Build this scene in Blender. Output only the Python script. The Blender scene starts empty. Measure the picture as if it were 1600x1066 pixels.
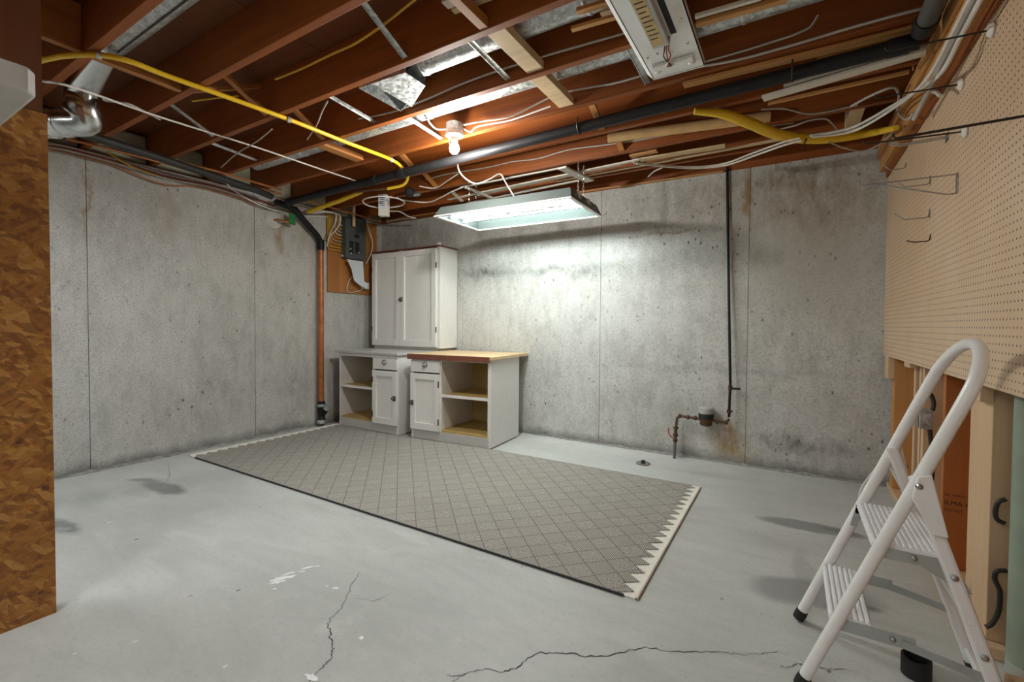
import bpy, bmesh, math, random
from mathutils import Vector, Matrix
random.seed(7)
SC = bpy.context.scene
COL = SC.collection
PI = math.pi

# ---------------------------------------------------------------- camera
F_PX, YAW, PITCH, ROLL, CY = 713.08, 0.5487, 0.0249, 0.0068, 525.32
CAM = Vector((0, 0, 1.1))
_f = Vector((-math.sin(YAW), math.cos(YAW), 0)); _r = Vector((math.cos(YAW), math.sin(YAW), 0)); _u = Vector((0, 0, 1))
FW = _f * math.cos(PITCH) - _u * math.sin(PITCH)
_u2 = _u * math.cos(PITCH) + _f * math.sin(PITCH)
RT = _r * math.cos(ROLL) + _u2 * math.sin(ROLL)
UP = _u2 * math.cos(ROLL) - _r * math.sin(ROLL)
cd = bpy.data.cameras.new('camera')
cam = bpy.data.objects.new('camera', cd); COL.objects.link(cam)
cam.matrix_world = Matrix(((RT.x, UP.x, -FW.x, CAM.x), (RT.y, UP.y, -FW.y, CAM.y), (RT.z, UP.z, -FW.z, CAM.z), (0, 0, 0, 1)))
cd.sensor_fit = 'HORIZONTAL'; cd.sensor_width = 36.0
cd.lens = F_PX / 1600 * 36.0
cd.shift_y = (CY - 533.0) / 1600.0
cd.clip_start = 0.02
SC.camera = cam

def at(px, py, ax, val):
    """point where the line of sight through a pixel meets the plane x/y/z = val"""
    d = FW + RT * ((px - 800) / F_PX) - UP * ((py - CY) / F_PX)
    i = 'xyz'.index(ax)
    return CAM + d * ((val - CAM[i]) / d[i])

# ---------------------------------------------------------------- world, lights, exposure
w = bpy.data.worlds.new('world'); SC.world = w; w.use_nodes = True
w.node_tree.nodes['Background'].inputs[0].default_value = (0.8, 0.9, 1, 1)
w.node_tree.nodes['Background'].inputs[1].default_value = 0.05
VS = SC.view_settings
SC.display_settings.display_device = 'sRGB'
VS.view_transform = 'Standard'; VS.look = 'None'; VS.gamma = 1.0; VS.use_curve_mapping = False
VS.exposure = 0.25
BULB_W = 46.0          # bare bulb in view
TUBE_E = 72.0          # fluorescent tubes
FILL_E = 14.0          # added fill panels, out of view behind the camera

# ---------------------------------------------------------------- room numbers (metres)
XL, YB, XP = -4.343, 4.0075, 0.543      # left wall, back wall, pegboard face
WT = 2.33                               # top of the concrete walls
JB = 2.34                               # underside of the joists
JT = 2.575                              # top of the joists
YR = -3.2                               # wall behind the camera
XS = 0.585                              # front edges of the right-hand studs

# ---------------------------------------------------------------- materials
MATS = {}
class NT:
    def __init__(s, name):
        s.m = bpy.data.materials.new(name); s.m.use_nodes = True
        s.t = s.m.node_tree; s.b = s.t.nodes['Principled BSDF']; s.out = s.t.nodes['Material Output']
        s.tc = s.t.nodes.new('ShaderNodeTexCoord'); s.oc = s.tc.outputs['Object']
    def n(s, typ, **kw):
        nd = s.t.nodes.new(typ)
        for k, v in kw.items(): setattr(nd, k, v)
        return nd
    def put(s, sock, v):
        if hasattr(v, 'links') or isinstance(v, bpy.types.NodeSocket): s.t.links.new(v, sock)
        else:
            if isinstance(v, (tuple, list)) and len(v) == 3 and len(sock.default_value) == 4: v = (*v, 1)
            sock.default_value = v
    def map(s, vec, loc=(0, 0, 0), rot=(0, 0, 0), scale=(1, 1, 1)):
        nd = s.n('ShaderNodeMapping'); s.put(nd.inputs[0], vec)
        nd.inputs[1].default_value = loc; nd.inputs[2].default_value = rot; nd.inputs[3].default_value = scale
        return nd.outputs[0]
    def tmap(s, vec, loc, rot, scale):
        nd = s.n('ShaderNodeMapping', vector_type='TEXTURE'); s.put(nd.inputs[0], vec)
        nd.inputs[1].default_value = loc; nd.inputs[2].default_value = rot; nd.inputs[3].default_value = tuple(1 / x for x in scale)
        return nd.outputs[0]
    def noise(s, vec, scale, detail=4, rough=.55, dist=0):
        nd = s.n('ShaderNodeTexNoise'); s.put(nd.inputs['Vector'], vec)
        nd.inputs['Scale'].default_value = scale; nd.inputs['Detail'].default_value = detail
        nd.inputs['Roughness'].default_value = rough; nd.inputs['Distortion'].default_value = dist
        return nd.outputs['Fac']
    def vor(s, vec, scale, feature='F1', out='Distance', rnd=1):
        nd = s.n('ShaderNodeTexVoronoi', feature=feature); s.put(nd.inputs['Vector'], vec)
        nd.inputs['Scale'].default_value = scale; nd.inputs['Randomness'].default_value = rnd
        return nd.outputs[out]
    def math(s, op, a, b=0.0, c=0.0, clamp=False):
        nd = s.n('ShaderNodeMath', operation=op, use_clamp=clamp)
        for i, v in enumerate((a, b, c)): s.put(nd.inputs[i], v)
        return nd.outputs[0]
    def rng(s, v, a, b, c=0.0, d=1.0):
        nd = s.n('ShaderNodeMapRange'); s.put(nd.inputs[0], v)
        for i, x in enumerate((a, b, c, d)): nd.inputs[i + 1].default_value = x
        return nd.outputs[0]
    def mix(s, fac, a, b, mode='MIX'):
        nd = s.n('ShaderNodeMix', data_type='RGBA', blend_type=mode)
        s.put(nd.inputs[0], fac); s.put(nd.inputs[6], a); s.put(nd.inputs[7], b)
        return nd.outputs[2]
    def xyz(s, vec):
        nd = s.n('ShaderNodeSeparateXYZ'); s.put(nd.inputs[0], vec); return nd.outputs
    def blob(s, vec, c, r, rot=(0, 0, 0), inner=.3, outer=1.0):
        """soft elliptical mask for stains and painted light; r with 0 on an unused axis"""
        sc = tuple(1 / x if x else 0 for x in r)
        nd = s.n('ShaderNodeMapping', vector_type='TEXTURE'); s.put(nd.inputs[0], vec)
        nd.inputs[1].default_value = c; nd.inputs[2].default_value = rot; nd.inputs[3].default_value = tuple(x if x else 1e5 for x in r)
        v = nd.outputs[0]
        ln = s.n('ShaderNodeVectorMath', operation='LENGTH'); s.put(ln.inputs[0], v)
        return s.rng(ln.outputs['Value'], outer, inner)
    def warp(s, vec, scale, amt):
        nd = s.n('ShaderNodeTexNoise'); s.put(nd.inputs['Vector'], vec); nd.inputs['Scale'].default_value = scale
        nd.inputs['Detail'].default_value = 4
        a = s.n('ShaderNodeVectorMath', operation='SUBTRACT'); s.put(a.inputs[0], nd.outputs['Color']); a.inputs[1].default_value = (.5, .5, .5)
        b = s.n('ShaderNodeVectorMath', operation='SCALE'); s.put(b.inputs[0], a.outputs[0]); b.inputs['Scale'].default_value = amt
        c = s.n('ShaderNodeVectorMath', operation='ADD'); s.put(c.inputs[0], vec); s.put(c.inputs[1], b.outputs[0])
        return c.outputs[0]
    def bump(s, h, strength=.3, dist=.01):
        nd = s.n('ShaderNodeBump'); s.put(nd.inputs['Height'], h)
        nd.inputs['Strength'].default_value = strength; nd.inputs['Distance'].default_value = dist
        s.t.links.new(nd.outputs[0], s.b.inputs['Normal'])
    def done(s, col=None, rough=.6, metal=0.0, spec=.5):
        if col is not None: s.put(s.b.inputs['Base Color'], col)
        s.put(s.b.inputs['Roughness'], rough); s.put(s.b.inputs['Metallic'], metal)
        s.b.inputs['Specular IOR Level'].default_value = spec
        return s.m

def plain(name, col, rough=.5, metal=0.0, var=.12, scale=12, bump=0.0):
    if name in MATS: return MATS[name]
    k = NT(name)
    n = k.noise(k.oc, scale, 5)
    a = tuple(min(1, c * (1 + var)) for c in col); b = tuple(c * (1 - var) for c in col)
    c = k.mix(k.rng(n, .3, .7), b, a)
    if bump: k.bump(k.noise(k.oc, scale * 8, 3), bump, .004)
    MATS[name] = k.done(c, rough, metal); return MATS[name]

def wood(name, col, axis='x', dark=.55, rough=.6, scale=1.0, knots=True, vary=True):
    if name in MATS: return MATS[name]
    k = NT(name)
    st = {'x': (1.2, 22, 22), 'y': (22, 1.2, 22), 'z': (22, 22, 1.2)}[axis]
    v = k.oc
    if vary:
        oi = k.n('ShaderNodeObjectInfo')
        ad = k.n('ShaderNodeVectorMath', operation='SCALE'); ad.inputs[0].default_value = (7, 9, 5); k.put(ad.inputs['Scale'], oi.outputs['Random'])
        a2 = k.n('ShaderNodeVectorMath', operation='ADD'); k.put(a2.inputs[0], v); k.put(a2.inputs[1], ad.outputs[0]); v = a2.outputs[0]
    v = k.map(v, scale=tuple(x * scale for x in st))
    n = k.noise(v, 1.6, 6, .62, .6)
    n2 = k.noise(v, .35, 3)
    c = k.mix(k.rng(n, .32, .68), tuple(x * dark for x in col), col)
    c = k.mix(k.rng(n2, .35, .75, 0, .55), c, tuple(min(1, x * 1.25) for x in col))
    if knots:
        kv = k.map(k.oc, scale={'x': (1.1, 5, 5), 'y': (5, 1.1, 5), 'z': (5, 5, 1.1)}[axis])
        kn = k.rng(k.vor(kv, 1.0), .10, .05)
        c = k.mix(k.math('MULTIPLY', kn, .75), c, tuple(x * .25 for x in col))
    k.bump(n, .15, .002)
    MATS[name] = k.done(c, rough); return MATS[name]

def concrete(name, kind):
    k = NT(name); o = k.oc
    lx = k.map(o, scale=(1, 1, .45))
    big = k.noise(o, 1.1, 5, .6); mid = k.noise(lx, 9, 6, .65); fine = k.noise(o, 70, 4, .7)
    c = k.mix(k.rng(big, .3, .7), (.40, .395, .37), (.56, .56, .54))
    c = k.mix(k.rng(mid, .42, .75, 0, .55), c, (.66, .665, .65))
    c = k.mix(k.rng(mid, .46, .2, 0, .42), c, (.27, .265, .245))
    c = k.mix(k.rng(fine, .48, .72, 0, .6), c, (.20, .195, .18))
    c = k.mix(k.rng(k.noise(o, 24, 5, .75), .55, .75, 0, .45), c, (.72, .725, .71))
    pore = k.noise(o, 150, 3, .7)
    c = k.mix(k.rng(pore, .56, .7, 0, .6), c, (.16, .155, .145))
    z = k.xyz(o)[2]
    # fine vertical board streaks
    st = k.noise(k.map(o, scale=(38, 38, 1.3)), 1.0, 4, .6)
    c = k.mix(k.rng(st, .55, .8, 0, .16), c, (.25, .24, .22))
    # bug holes
    wv = k.warp(o, 30, .012)
    vd = k.vor(k.map(wv, scale=(1, 1, .6)), 17.0)
    gate = k.rng(k.noise(o, 2.6, 3), .44, .62)
    holes = k.math('MULTIPLY', k.rng(vd, .17, .07), gate)
    vd2 = k.vor(k.map(wv, scale=(1, 1, .5)), 42.0)
    holes2 = k.math('MULTIPLY', k.rng(vd2, .2, .08), k.rng(k.noise(o, 4.3, 3), .48, .66))
    hs = k.math('MAXIMUM', holes, k.math('MULTIPLY', holes2, .7))
    # regular tie marks
    cell = k.vor(k.map(o, loc=(.13, .07, .33), scale=(2.46, 2.46, 1.65)), 1.0, rnd=.16)
    tie = k.math('MULTIPLY', k.rng(cell, .12, .02), k.rng(k.noise(o, 26, 4, .7), .42, .58))
    hs = k.math('MAXIMUM', hs, k.math('MULTIPLY', tie, .85))
    c = k.mix(k.math('MULTIPLY', hs, .8), c, (.07, .068, .06))
    # grime where the wall meets the floor
    gz = k.math('ADD', z, k.math('MULTIPLY', k.noise(o, 5, 5, .7), -.16))
    c = k.mix(k.rng(gz, .02, -.06, 0, .75), c, (.13, .13, .12))
    ww = k.warp(o, 7, .16)
    def stain(cen, r, col, amt, rot=(0, 0, 0), inner=.1, brk=True):
        nonlocal c
        f = k.blob(ww, cen, r, rot, inner)
        if brk: f = k.math('MULTIPLY', f, k.rng(k.noise(lx, 14, 5, .7), .32, .62))
        c = k.mix(k.math('MULTIPLY', f, amt), c, col)
    rust = (.27, .15, .03); rust2 = (.30, .20, .08); dk = (.10, .10, .09)
    if kind == 'back':
        stain((-.43, 0, .22), (.13, 0, .22), rust, .95)
        stain((-.36, 0, .12), (.2, 0, .13), (.3, .2, .06), .8)
        stain((-.30, 0, 2.12), (.035, 0, .3), rust, .9, brk=False)
        stain((-.9, 0, 1.9), (.55, 0, .028), (.22, .15, .03), .8, (0, -.02, 0))
        stain((-.55, 0, 2.15), (.3, 0, .2), rust2, .5)
        stain((.15, 0, 2.05), (.6, 0, .45), (.22, .16, .08), .85)
        stain((.1, 0, 1.6), (.7, 0, .7), (.30, .28, .23), .6, inner=.2, brk=False)
        stain((-.1, 0, 2.2), (.7, 0, .12), (.16, .12, .06), .6)
        stain((-2.8, 0, 1.66), (.35, 0, .08), dk, .9)
        stain((-2.0, 0, 1.63), (.9, 0, .05), dk, .55)
        stain((-1.65, 0, 1.6), (.25, 0, .12), dk, .6)
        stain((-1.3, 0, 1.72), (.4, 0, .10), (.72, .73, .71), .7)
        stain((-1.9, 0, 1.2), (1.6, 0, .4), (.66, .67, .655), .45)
        stain((-.5, 0, .75), (1.2, 0, .05), (.2, .2, .19), .45)
        stain((.1, 0, .22), (.5, 0, .08), dk, .75)
        stain((-3.9, 0, 2.15), (.9, 0, .3), (.2, .17, .09), .6)
    else:
        stain((0, 1.22, 1.95), (0, .02, .35), rust, .7, brk=False)
        stain((0, 2.66, 1.98), (0, .07, .25), rust, .9)
        stain((0, 2.72, 2.1), (0, .16, .12), (.22, .16, .06), .7)
        stain((0, 1.72, 2.02), (0, .14, .3), rust2, .45)
        stain((0, 2.95, 2.1), (0, .16, .28), (.3, .25, .1), .55)
        stain((0, 1.7, 2.12), (0, 1.8, .4), (.33, .32, .30), .5)
        stain((0, 2.85, .45), (0, .3, .4), (.22, .23, .21), .6)
        stain((0, 1.1, 1.36), (0, .02, .05), dk, .7, (-.6, 0, 0))
    h = k.math('SUBTRACT', k.math('MULTIPLY', fine, .35), hs)
    k.bump(h, .55, .004)
    MATS[name] = k.done(c, k.rng(mid, .3, .7, .78, .95), spec=.25); return MATS[name]

def floor_mat():
    k = NT('floor_concrete'); o = k.oc
    big = k.noise(o, .8, 4, .55); sw = k.noise(k.map(o, rot=(0, 0, .5), scale=(1, 3.2, 1)), 2.2, 6, .6, 1.0); fine = k.noise(o, 55, 4, .7)
    c = k.mix(k.rng(big, .3, .7), (.40, .415, .40), (.53, .545, .53))
    c = k.mix(k.rng(sw, .45, .75, 0, .5), c, (.62, .635, .62))
    c = k.mix(k.rng(sw, .45, .2, 0, .45), c, (.32, .33, .315))
    c = k.mix(k.rng(fine, .52, .8, 0, .4), c, (.26, .265, .255))
    c = k.mix(k.rng(k.noise(k.map(o, rot=(0, 0, .4), scale=(1, 2.2, 1)), 13, 6, .75), .55, .75, 0, .35), c, (.30, .31, .30))
    wv = k.warp(o, 5, .10)
    dk = (.13, .14, .135)
    def st(p, r, col, amt, rot=0, inner=.5, br=True):
        nonlocal c
        f = k.blob(wv, p, (r[0], r[1], 0), (0, 0, rot), inner)
        if br: f = k.math('MULTIPLY', f, k.rng(k.noise(o, 9, 5, .7), .28, .5))
        c = k.mix(k.math('MULTIPLY', f, amt), c, col)
    A = lambda x, y: tuple(at(x, y, 'z', 0.0))
    def dirn(p, q):
        a, b = A(*p), A(*q); return math.atan2(b[1] - a[1], b[0] - a[0])
    st(A(256, 762), (.26, .085), (.16, .17, .165), .9, dirn((215, 752), (280, 772)), .6, False)
    st(A(225, 751), (.17, .04), (.18, .19, .185), .7, dirn((200, 751), (250, 753)), .5, False)
    st(A(105, 822), (.2, .06), dk, .75, dirn((85, 805), (135, 835)))
    st(A(1260, 823), (.27, .085), (.19, .20, .195), .8, dirn((1205, 815), (1325, 838)), .7, False)
    st(A(1315, 832), (.12, .04), dk, .7, -.12)
    st(A(1270, 928), (.27, .13), (.24, .25, .245), .75, dirn((1200, 920), (1350, 942)), .7, False)
    st(A(1350, 948), (.08, .03), dk, .8, -.1)
    st(A(1255, 905), (.05, .4), (.22, .23, .225), .35, 0)
    st(A(180, 770), (.9, .25), (.30, .315, .30), .5, 1.2, .1)
    st(A(560, 980), (1.0, .5), (.36, .375, .365), .5, .3, .1)
    st(A(1100, 740), (.5, .1), (.32, .27, .2), .35, 0, .1)
    st(A(950, 700), (1.6, .35), (.70, .70, .68), .6, 0, .2)  # pale pool of light painted on the floor towards the back wall
    st(A(1500, 960), (.1, .8), (.46, .38, .30), .6, 0, .1)
    # specks and pits
    vd = k.vor(k.map(k.warp(o, 40, .01), scale=(1, .7, 1)), 9.0)
    sp = k.math('MULTIPLY', k.rng(vd, .075, .04), k.rng(k.noise(o, 1.7, 3), .44, .58))
    c = k.mix(k.math('MULTIPLY', sp, .8), c, (.08, .08, .075))
    vw = k.vor(k.map(k.warp(o, 40, .012), loc=(3, 5, 0), scale=(1, .7, 1)), 5.0)
    c = k.mix(k.math('MULTIPLY', k.rng(vw, .04, .02), .7), c, (.8, .81, .8))
    k.bump(k.math('ADD', k.math('MULTIPLY', fine, .2), sw), .12, .006)
    MATS['floor'] = k.done(c, k.rng(sw, .3, .7, .42, .62), spec=.4); return MATS['floor']

def osb_mat():
    k = NT('osb'); o = k.oc
    c = (.27, .10, .014)
    cols = [(.17, .055, .008), (.35, .15, .025), (.235, .088, .012), (.46, .235, .06), (.145, .046, .0075), (.32, .13, .02)]
    for i, (rot, sc) in enumerate(((.3, (1, 19, 55)), (-.9, (1, 20, 60)), (1.3, (1, 19, 56)), (2.2, (1, 20, 58)), (-.3, (1, 22, 60)), (.8, (1, 18, 52)))):
        v = k.tmap(k.warp(o, 6, .03), (0, i * 1.7, i * 2.3), (rot, 0, 0), sc)
        vn = k.n('ShaderNodeTexVoronoi', feature='F1'); k.put(vn.inputs['Vector'], v); vn.inputs['Scale'].default_value = 1.0
        r = k.xyz(vn.outputs['Color'])[0]
        c = k.mix(k.math('MULTIPLY', k.rng(r, .55, .66), .7), c, cols[i])
    n = k.noise(k.map(o, rot=(.6, 0, 0), scale=(1, 14, 45)), 3, 5)
    c = k.mix(k.rng(n, .45, .8, 0, .5), c, (.10, .03, .006))
    d = k.rng(k.vor(k.warp(o, 12, .05), 7.5), .10, .04)
    c = k.mix(k.math('MULTIPLY', d, .8), c, (.04, .012, .005))
    k.bump(n, .25, .003)
    MATS['osb'] = k.done(c, .55); return MATS['osb']

def rug_mat():
    k = NT('rug_weave'); o = k.oc
    v = k.map(o, loc=(.02, .03, 0), rot=(0, 0, PI / 4))
    x, y, _ = k.xyz(v)
    S = .106
    fx = k.math('FRACT', k.math('DIVIDE', k.math('ADD', x, 50 * S), S)); fy = k.math('FRACT', k.math('DIVIDE', k.math('ADD', y, 50 * S), S))
    ex = k.math('MINIMUM', fx, k.math('SUBTRACT', 1.0, fx)); ey = k.math('MINIMUM', fy, k.math('SUBTRACT', 1.0, fy))
    line = k.rng(k.math('MINIMUM', ex, ey), .024, .010)
    ck = k.n('ShaderNodeTexChecker'); k.put(ck.inputs[0], k.map(v, loc=(50, 50, .5), scale=(1 / S, 1 / S, 0))); ck.inputs[3].default_value = 1.0
    oy = k.xyz(o)[0]
    strip = k.rng(k.math('SINE', k.math('MULTIPLY', oy, 2 * PI / .0085)), -.2, .5)
    speck = k.rng(k.noise(k.map(o, scale=(1, .7, 1)), 210, 2, .6), .43, .57)
    tx = k.mix(ck.outputs['Fac'], strip, speck)
    c = k.mix(tx, (.185, .172, .156), (.45, .428, .398))
    c = k.mix(k.rng(k.noise(o, 2.0, 4), .35, .7, 0, .3), c, (.40, .375, .335))
    c = k.mix(k.math('MULTIPLY', line, .7), c, (.06, .055, .05))
    k.bump(k.math('SUBTRACT', tx, line), .35, .003)
    MATS['rug'] = k.done(c, .95, spec=.1); return MATS['rug']

def peg_mat():
    k = NT('pegboard_hardboard'); o = k.oc
    v = k.map(o, loc=(0, -1.812, -1.101), scale=(1, 1, 1))
    _, y, z = k.xyz(v)
    P = .0254
    def fr(q): return k.math('SUBTRACT', k.math('FRACT', k.math('ADD', k.math('DIVIDE', q, P), 200.5)), .5)
    a, b = fr(y), fr(z)
    d = k.math('SQRT', k.math('ADD', k.math('MULTIPLY', a, a), k.math('MULTIPLY', b, b)))
    n = k.noise(o, 3, 5); f = k.noise(o, 160, 3)
    c = k.mix(k.rng(n, .3, .7), (.60, .42, .26), (.67, .50, .345))
    c = k.mix(k.rng(f, .55, .8, 0, .25), c, (.3, .17, .07))
    edge = k.rng(d, .155, .12)
    c = k.mix(k.math('MULTIPLY', edge, .95), c, (.02, .012, .006))  # dark depth of the peg holes painted into the board colour
    k.bump(k.math('SUBTRACT', 1.0, edge), .4, .004)
    k.done(c, .5)
    MATS['peg'] = k.m; return k.m

def galv(name, col=(.55, .58, .58), rough=.42):
    if name in MATS: return MATS[name]
    k = NT(name)
    v = k.vor(k.warp(k.oc, 20, .03), 60.0, out='Color')
    r = k.xyz(v)[0]
    n = k.noise(k.oc, 60, 5, .7)
    c = k.mix(r, tuple(x * .7 for x in col), tuple(x * 1.25 for x in col))
    c = k.mix(k.rng(n, .56, .66, 0, .7), c, tuple(x * .25 for x in col))
    MATS[name] = k.done(c, k.rng(r, 0, 1, rough - .1, rough + .12), .75); return MATS[name]

def emit(name, col, e):
    k = NT(name)
    em = k.n('ShaderNodeEmission'); em.inputs[0].default_value = (*col, 1); em.inputs[1].default_value = e
    k.t.links.new(em.outputs[0], k.out.inputs[0]); MATS[name] = k.m; return k.m

def painted(name, col, worn=(.30, .26, .2), amt=.5):
    k = NT(name)
    n = k.noise(k.map(k.oc, scale=(3, 3, 1)), 9, 6, .7)
    c = k.mix(k.rng(n, .3, .7), tuple(x * .93 for x in col), col)
    c = k.mix(k.rng(k.noise(k.warp(k.oc, 30, .02), 22, 6, .75), .68, .78, 0, amt), c, worn)
    k.bump(n, .08, .002)
    MATS[name] = k.done(c, .45); return MATS[name]

CW_B, CW_L, FLR, OSB, RUG, PEG = concrete('concrete_back', 'back'), concrete('concrete_left', 'left'), floor_mat(), osb_mat(), rug_mat(), peg_mat()
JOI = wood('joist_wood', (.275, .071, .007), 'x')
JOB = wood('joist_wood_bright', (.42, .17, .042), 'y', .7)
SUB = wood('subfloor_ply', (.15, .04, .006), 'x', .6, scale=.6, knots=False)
STU = wood('stud_wood', (.52, .25, .075), 'z', .8)
STD = wood('stud_wood_rust', (.40, .13, .025), 'z', .8)
PALE = wood('pale_wood', (.62, .46, .27), 'x', .75)
PALZ = wood('pale_wood_upright', (.62, .42, .25), 'z', .85)
LATH = wood('lath_orange', (.52, .26, .08), 'x', .7)
PLYD = wood('plywood_dark', (.14, .043, .009), 'z', .6, scale=.5, knots=False)
PLYB = wood('plywood_backer', (.44, .18, .045), 'z', .7, scale=.7, knots=False)
TRIM = painted('trim_white', (.62, .58, .50))
WHT = painted('cabinet_white', (.74, .735, .715), (.32, .28, .22), .55)
CREAM = plain('cabinet_inside', (.44, .31, .11), .6, var=.1)
CTOP = painted('counter_grey', (.48, .475, .46))
CTOPW = wood('counter_wood', (.68, .50, .29), 'x', .8, knots=False)
EDGE = plain('counter_edge', (.17, .055, .03), .5)
ABS = plain('abs_black', (.012, .012, .013), .5); ABS.node_tree.nodes['Principled BSDF'].inputs['Specular IOR Level'].default_value = .25
BLK = plain('black_rubber', (.012, .012, .012), .7)
COP = plain('copper', (.42, .15, .05), .45, .5, .25)
BRS = plain('brass_fitting', (.10, .052, .028), .5, .5, .5, 60)
GAL = galv('galvanised'); SHINY = plain('shiny_duct', (.62, .63, .63), .22, 1.0, .08, 30)
STEEL = plain('steel_rod', (.40, .40, .40), .25, .85); ZINC = plain('zinc_plate', (.44, .48, .47), .35, .6, .1)
DROD = plain('dark_rod', (.035, .025, .02), .45, .5)
WCAB = plain('white_cable', (.66, .64, .60), .45)
GCAB = plain('grey_cable', (.42, .39, .36), .5)
YCAB = plain('yellow_cable', (.62, .37, .03), .45)
YGAS = plain('yellow_pipe', (.78, .50, .02), .35, var=.06)
RCAB = plain('red_cable', (.3, .05, .03), .5)
LADW = plain('ladder_white', (.78, .78, .77), .3, var=.03)
STEP = plain('step_white', (.80, .80, .82), .4, var=.04)
FIXW = plain('fixture_white', (.74, .76, .75), .35, var=.03)
FIXR = plain('fixture_reflector', (.11, .135, .13), .5, var=.04)
FIXD = plain('fixture_grey', (.46, .49, .5), .4, var=.05)
PANEL = plain('panel_grey', (.075, .09, .09), .45)
PAPER = plain('paper', (.62, .68, .74), .8, var=.04)
WPLA = plain('white_plastic', (.72, .70, .64), .4, var=.05)
GREENP = plain('green_plastic', (.01, .17, .035), .4)
REDP = plain('red_handle', (.55, .03, .02), .4)
POST = plain('post_green', (.25, .31, .24), .5, var=.2, scale=5)
POSTG = plain('post_primer', (.42, .43, .40), .7)
SHELF = plain('shelf_grey', (.50, .50, .48), .55, var=.06)
INK = plain('ink', (.03, .012, .008), .7)
TANL = plain('tan_label', (.55, .42, .2), .6)
RIM = plain('rim_insulation', (.30, .29, .21), .8, var=.3, scale=6)
CARD = plain('cardboard_tube', (.56, .36, .16), .75)
CRK = plain('crack_dark', (.05, .05, .047), .9)  # flat dark tone of the crack ribbons
SPL = plain('white_paint', (.82, .83, .83), .6)
MORT = plain('mortar', (.26, .26, .245), .9, var=.3, scale=20, bump=.6)
BORD = plain('rug_border', (.72, .70, .64), .9, var=.08, scale=60)
TUBE_M = emit('lit_tube', (.91, 1.0, .96), TUBE_E)
BULB_M = emit('lit_bulb', (1, .98, .93), 60.0)
FILL_M = emit('fill_emission', (.96, 1.0, .98), FILL_E)

# ---------------------------------------------------------------- mesh helpers
def V(*a): return Vector(a[0]) if len(a) == 1 else Vector(a)
def smooth_path(pts, sub=8):
    P = [Vector(p) for p in pts]
    if len(P) < 3 or sub < 2: return P
    Q = [P[0] * 2 - P[1]] + P + [P[-1] * 2 - P[-2]]
    out = []
    for i in range(1, len(Q) - 2):
        a, b, c, d = Q[i - 1:i + 3]
        for j in range(sub):
            t = j / sub
            out.append(.5 * ((2 * b) + (c - a) * t + (2 * a - 5 * b + 4 * c - d) * t * t + (3 * b - a - 3 * c + d) * t ** 3))
    out.append(P[-1]); return out

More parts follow.
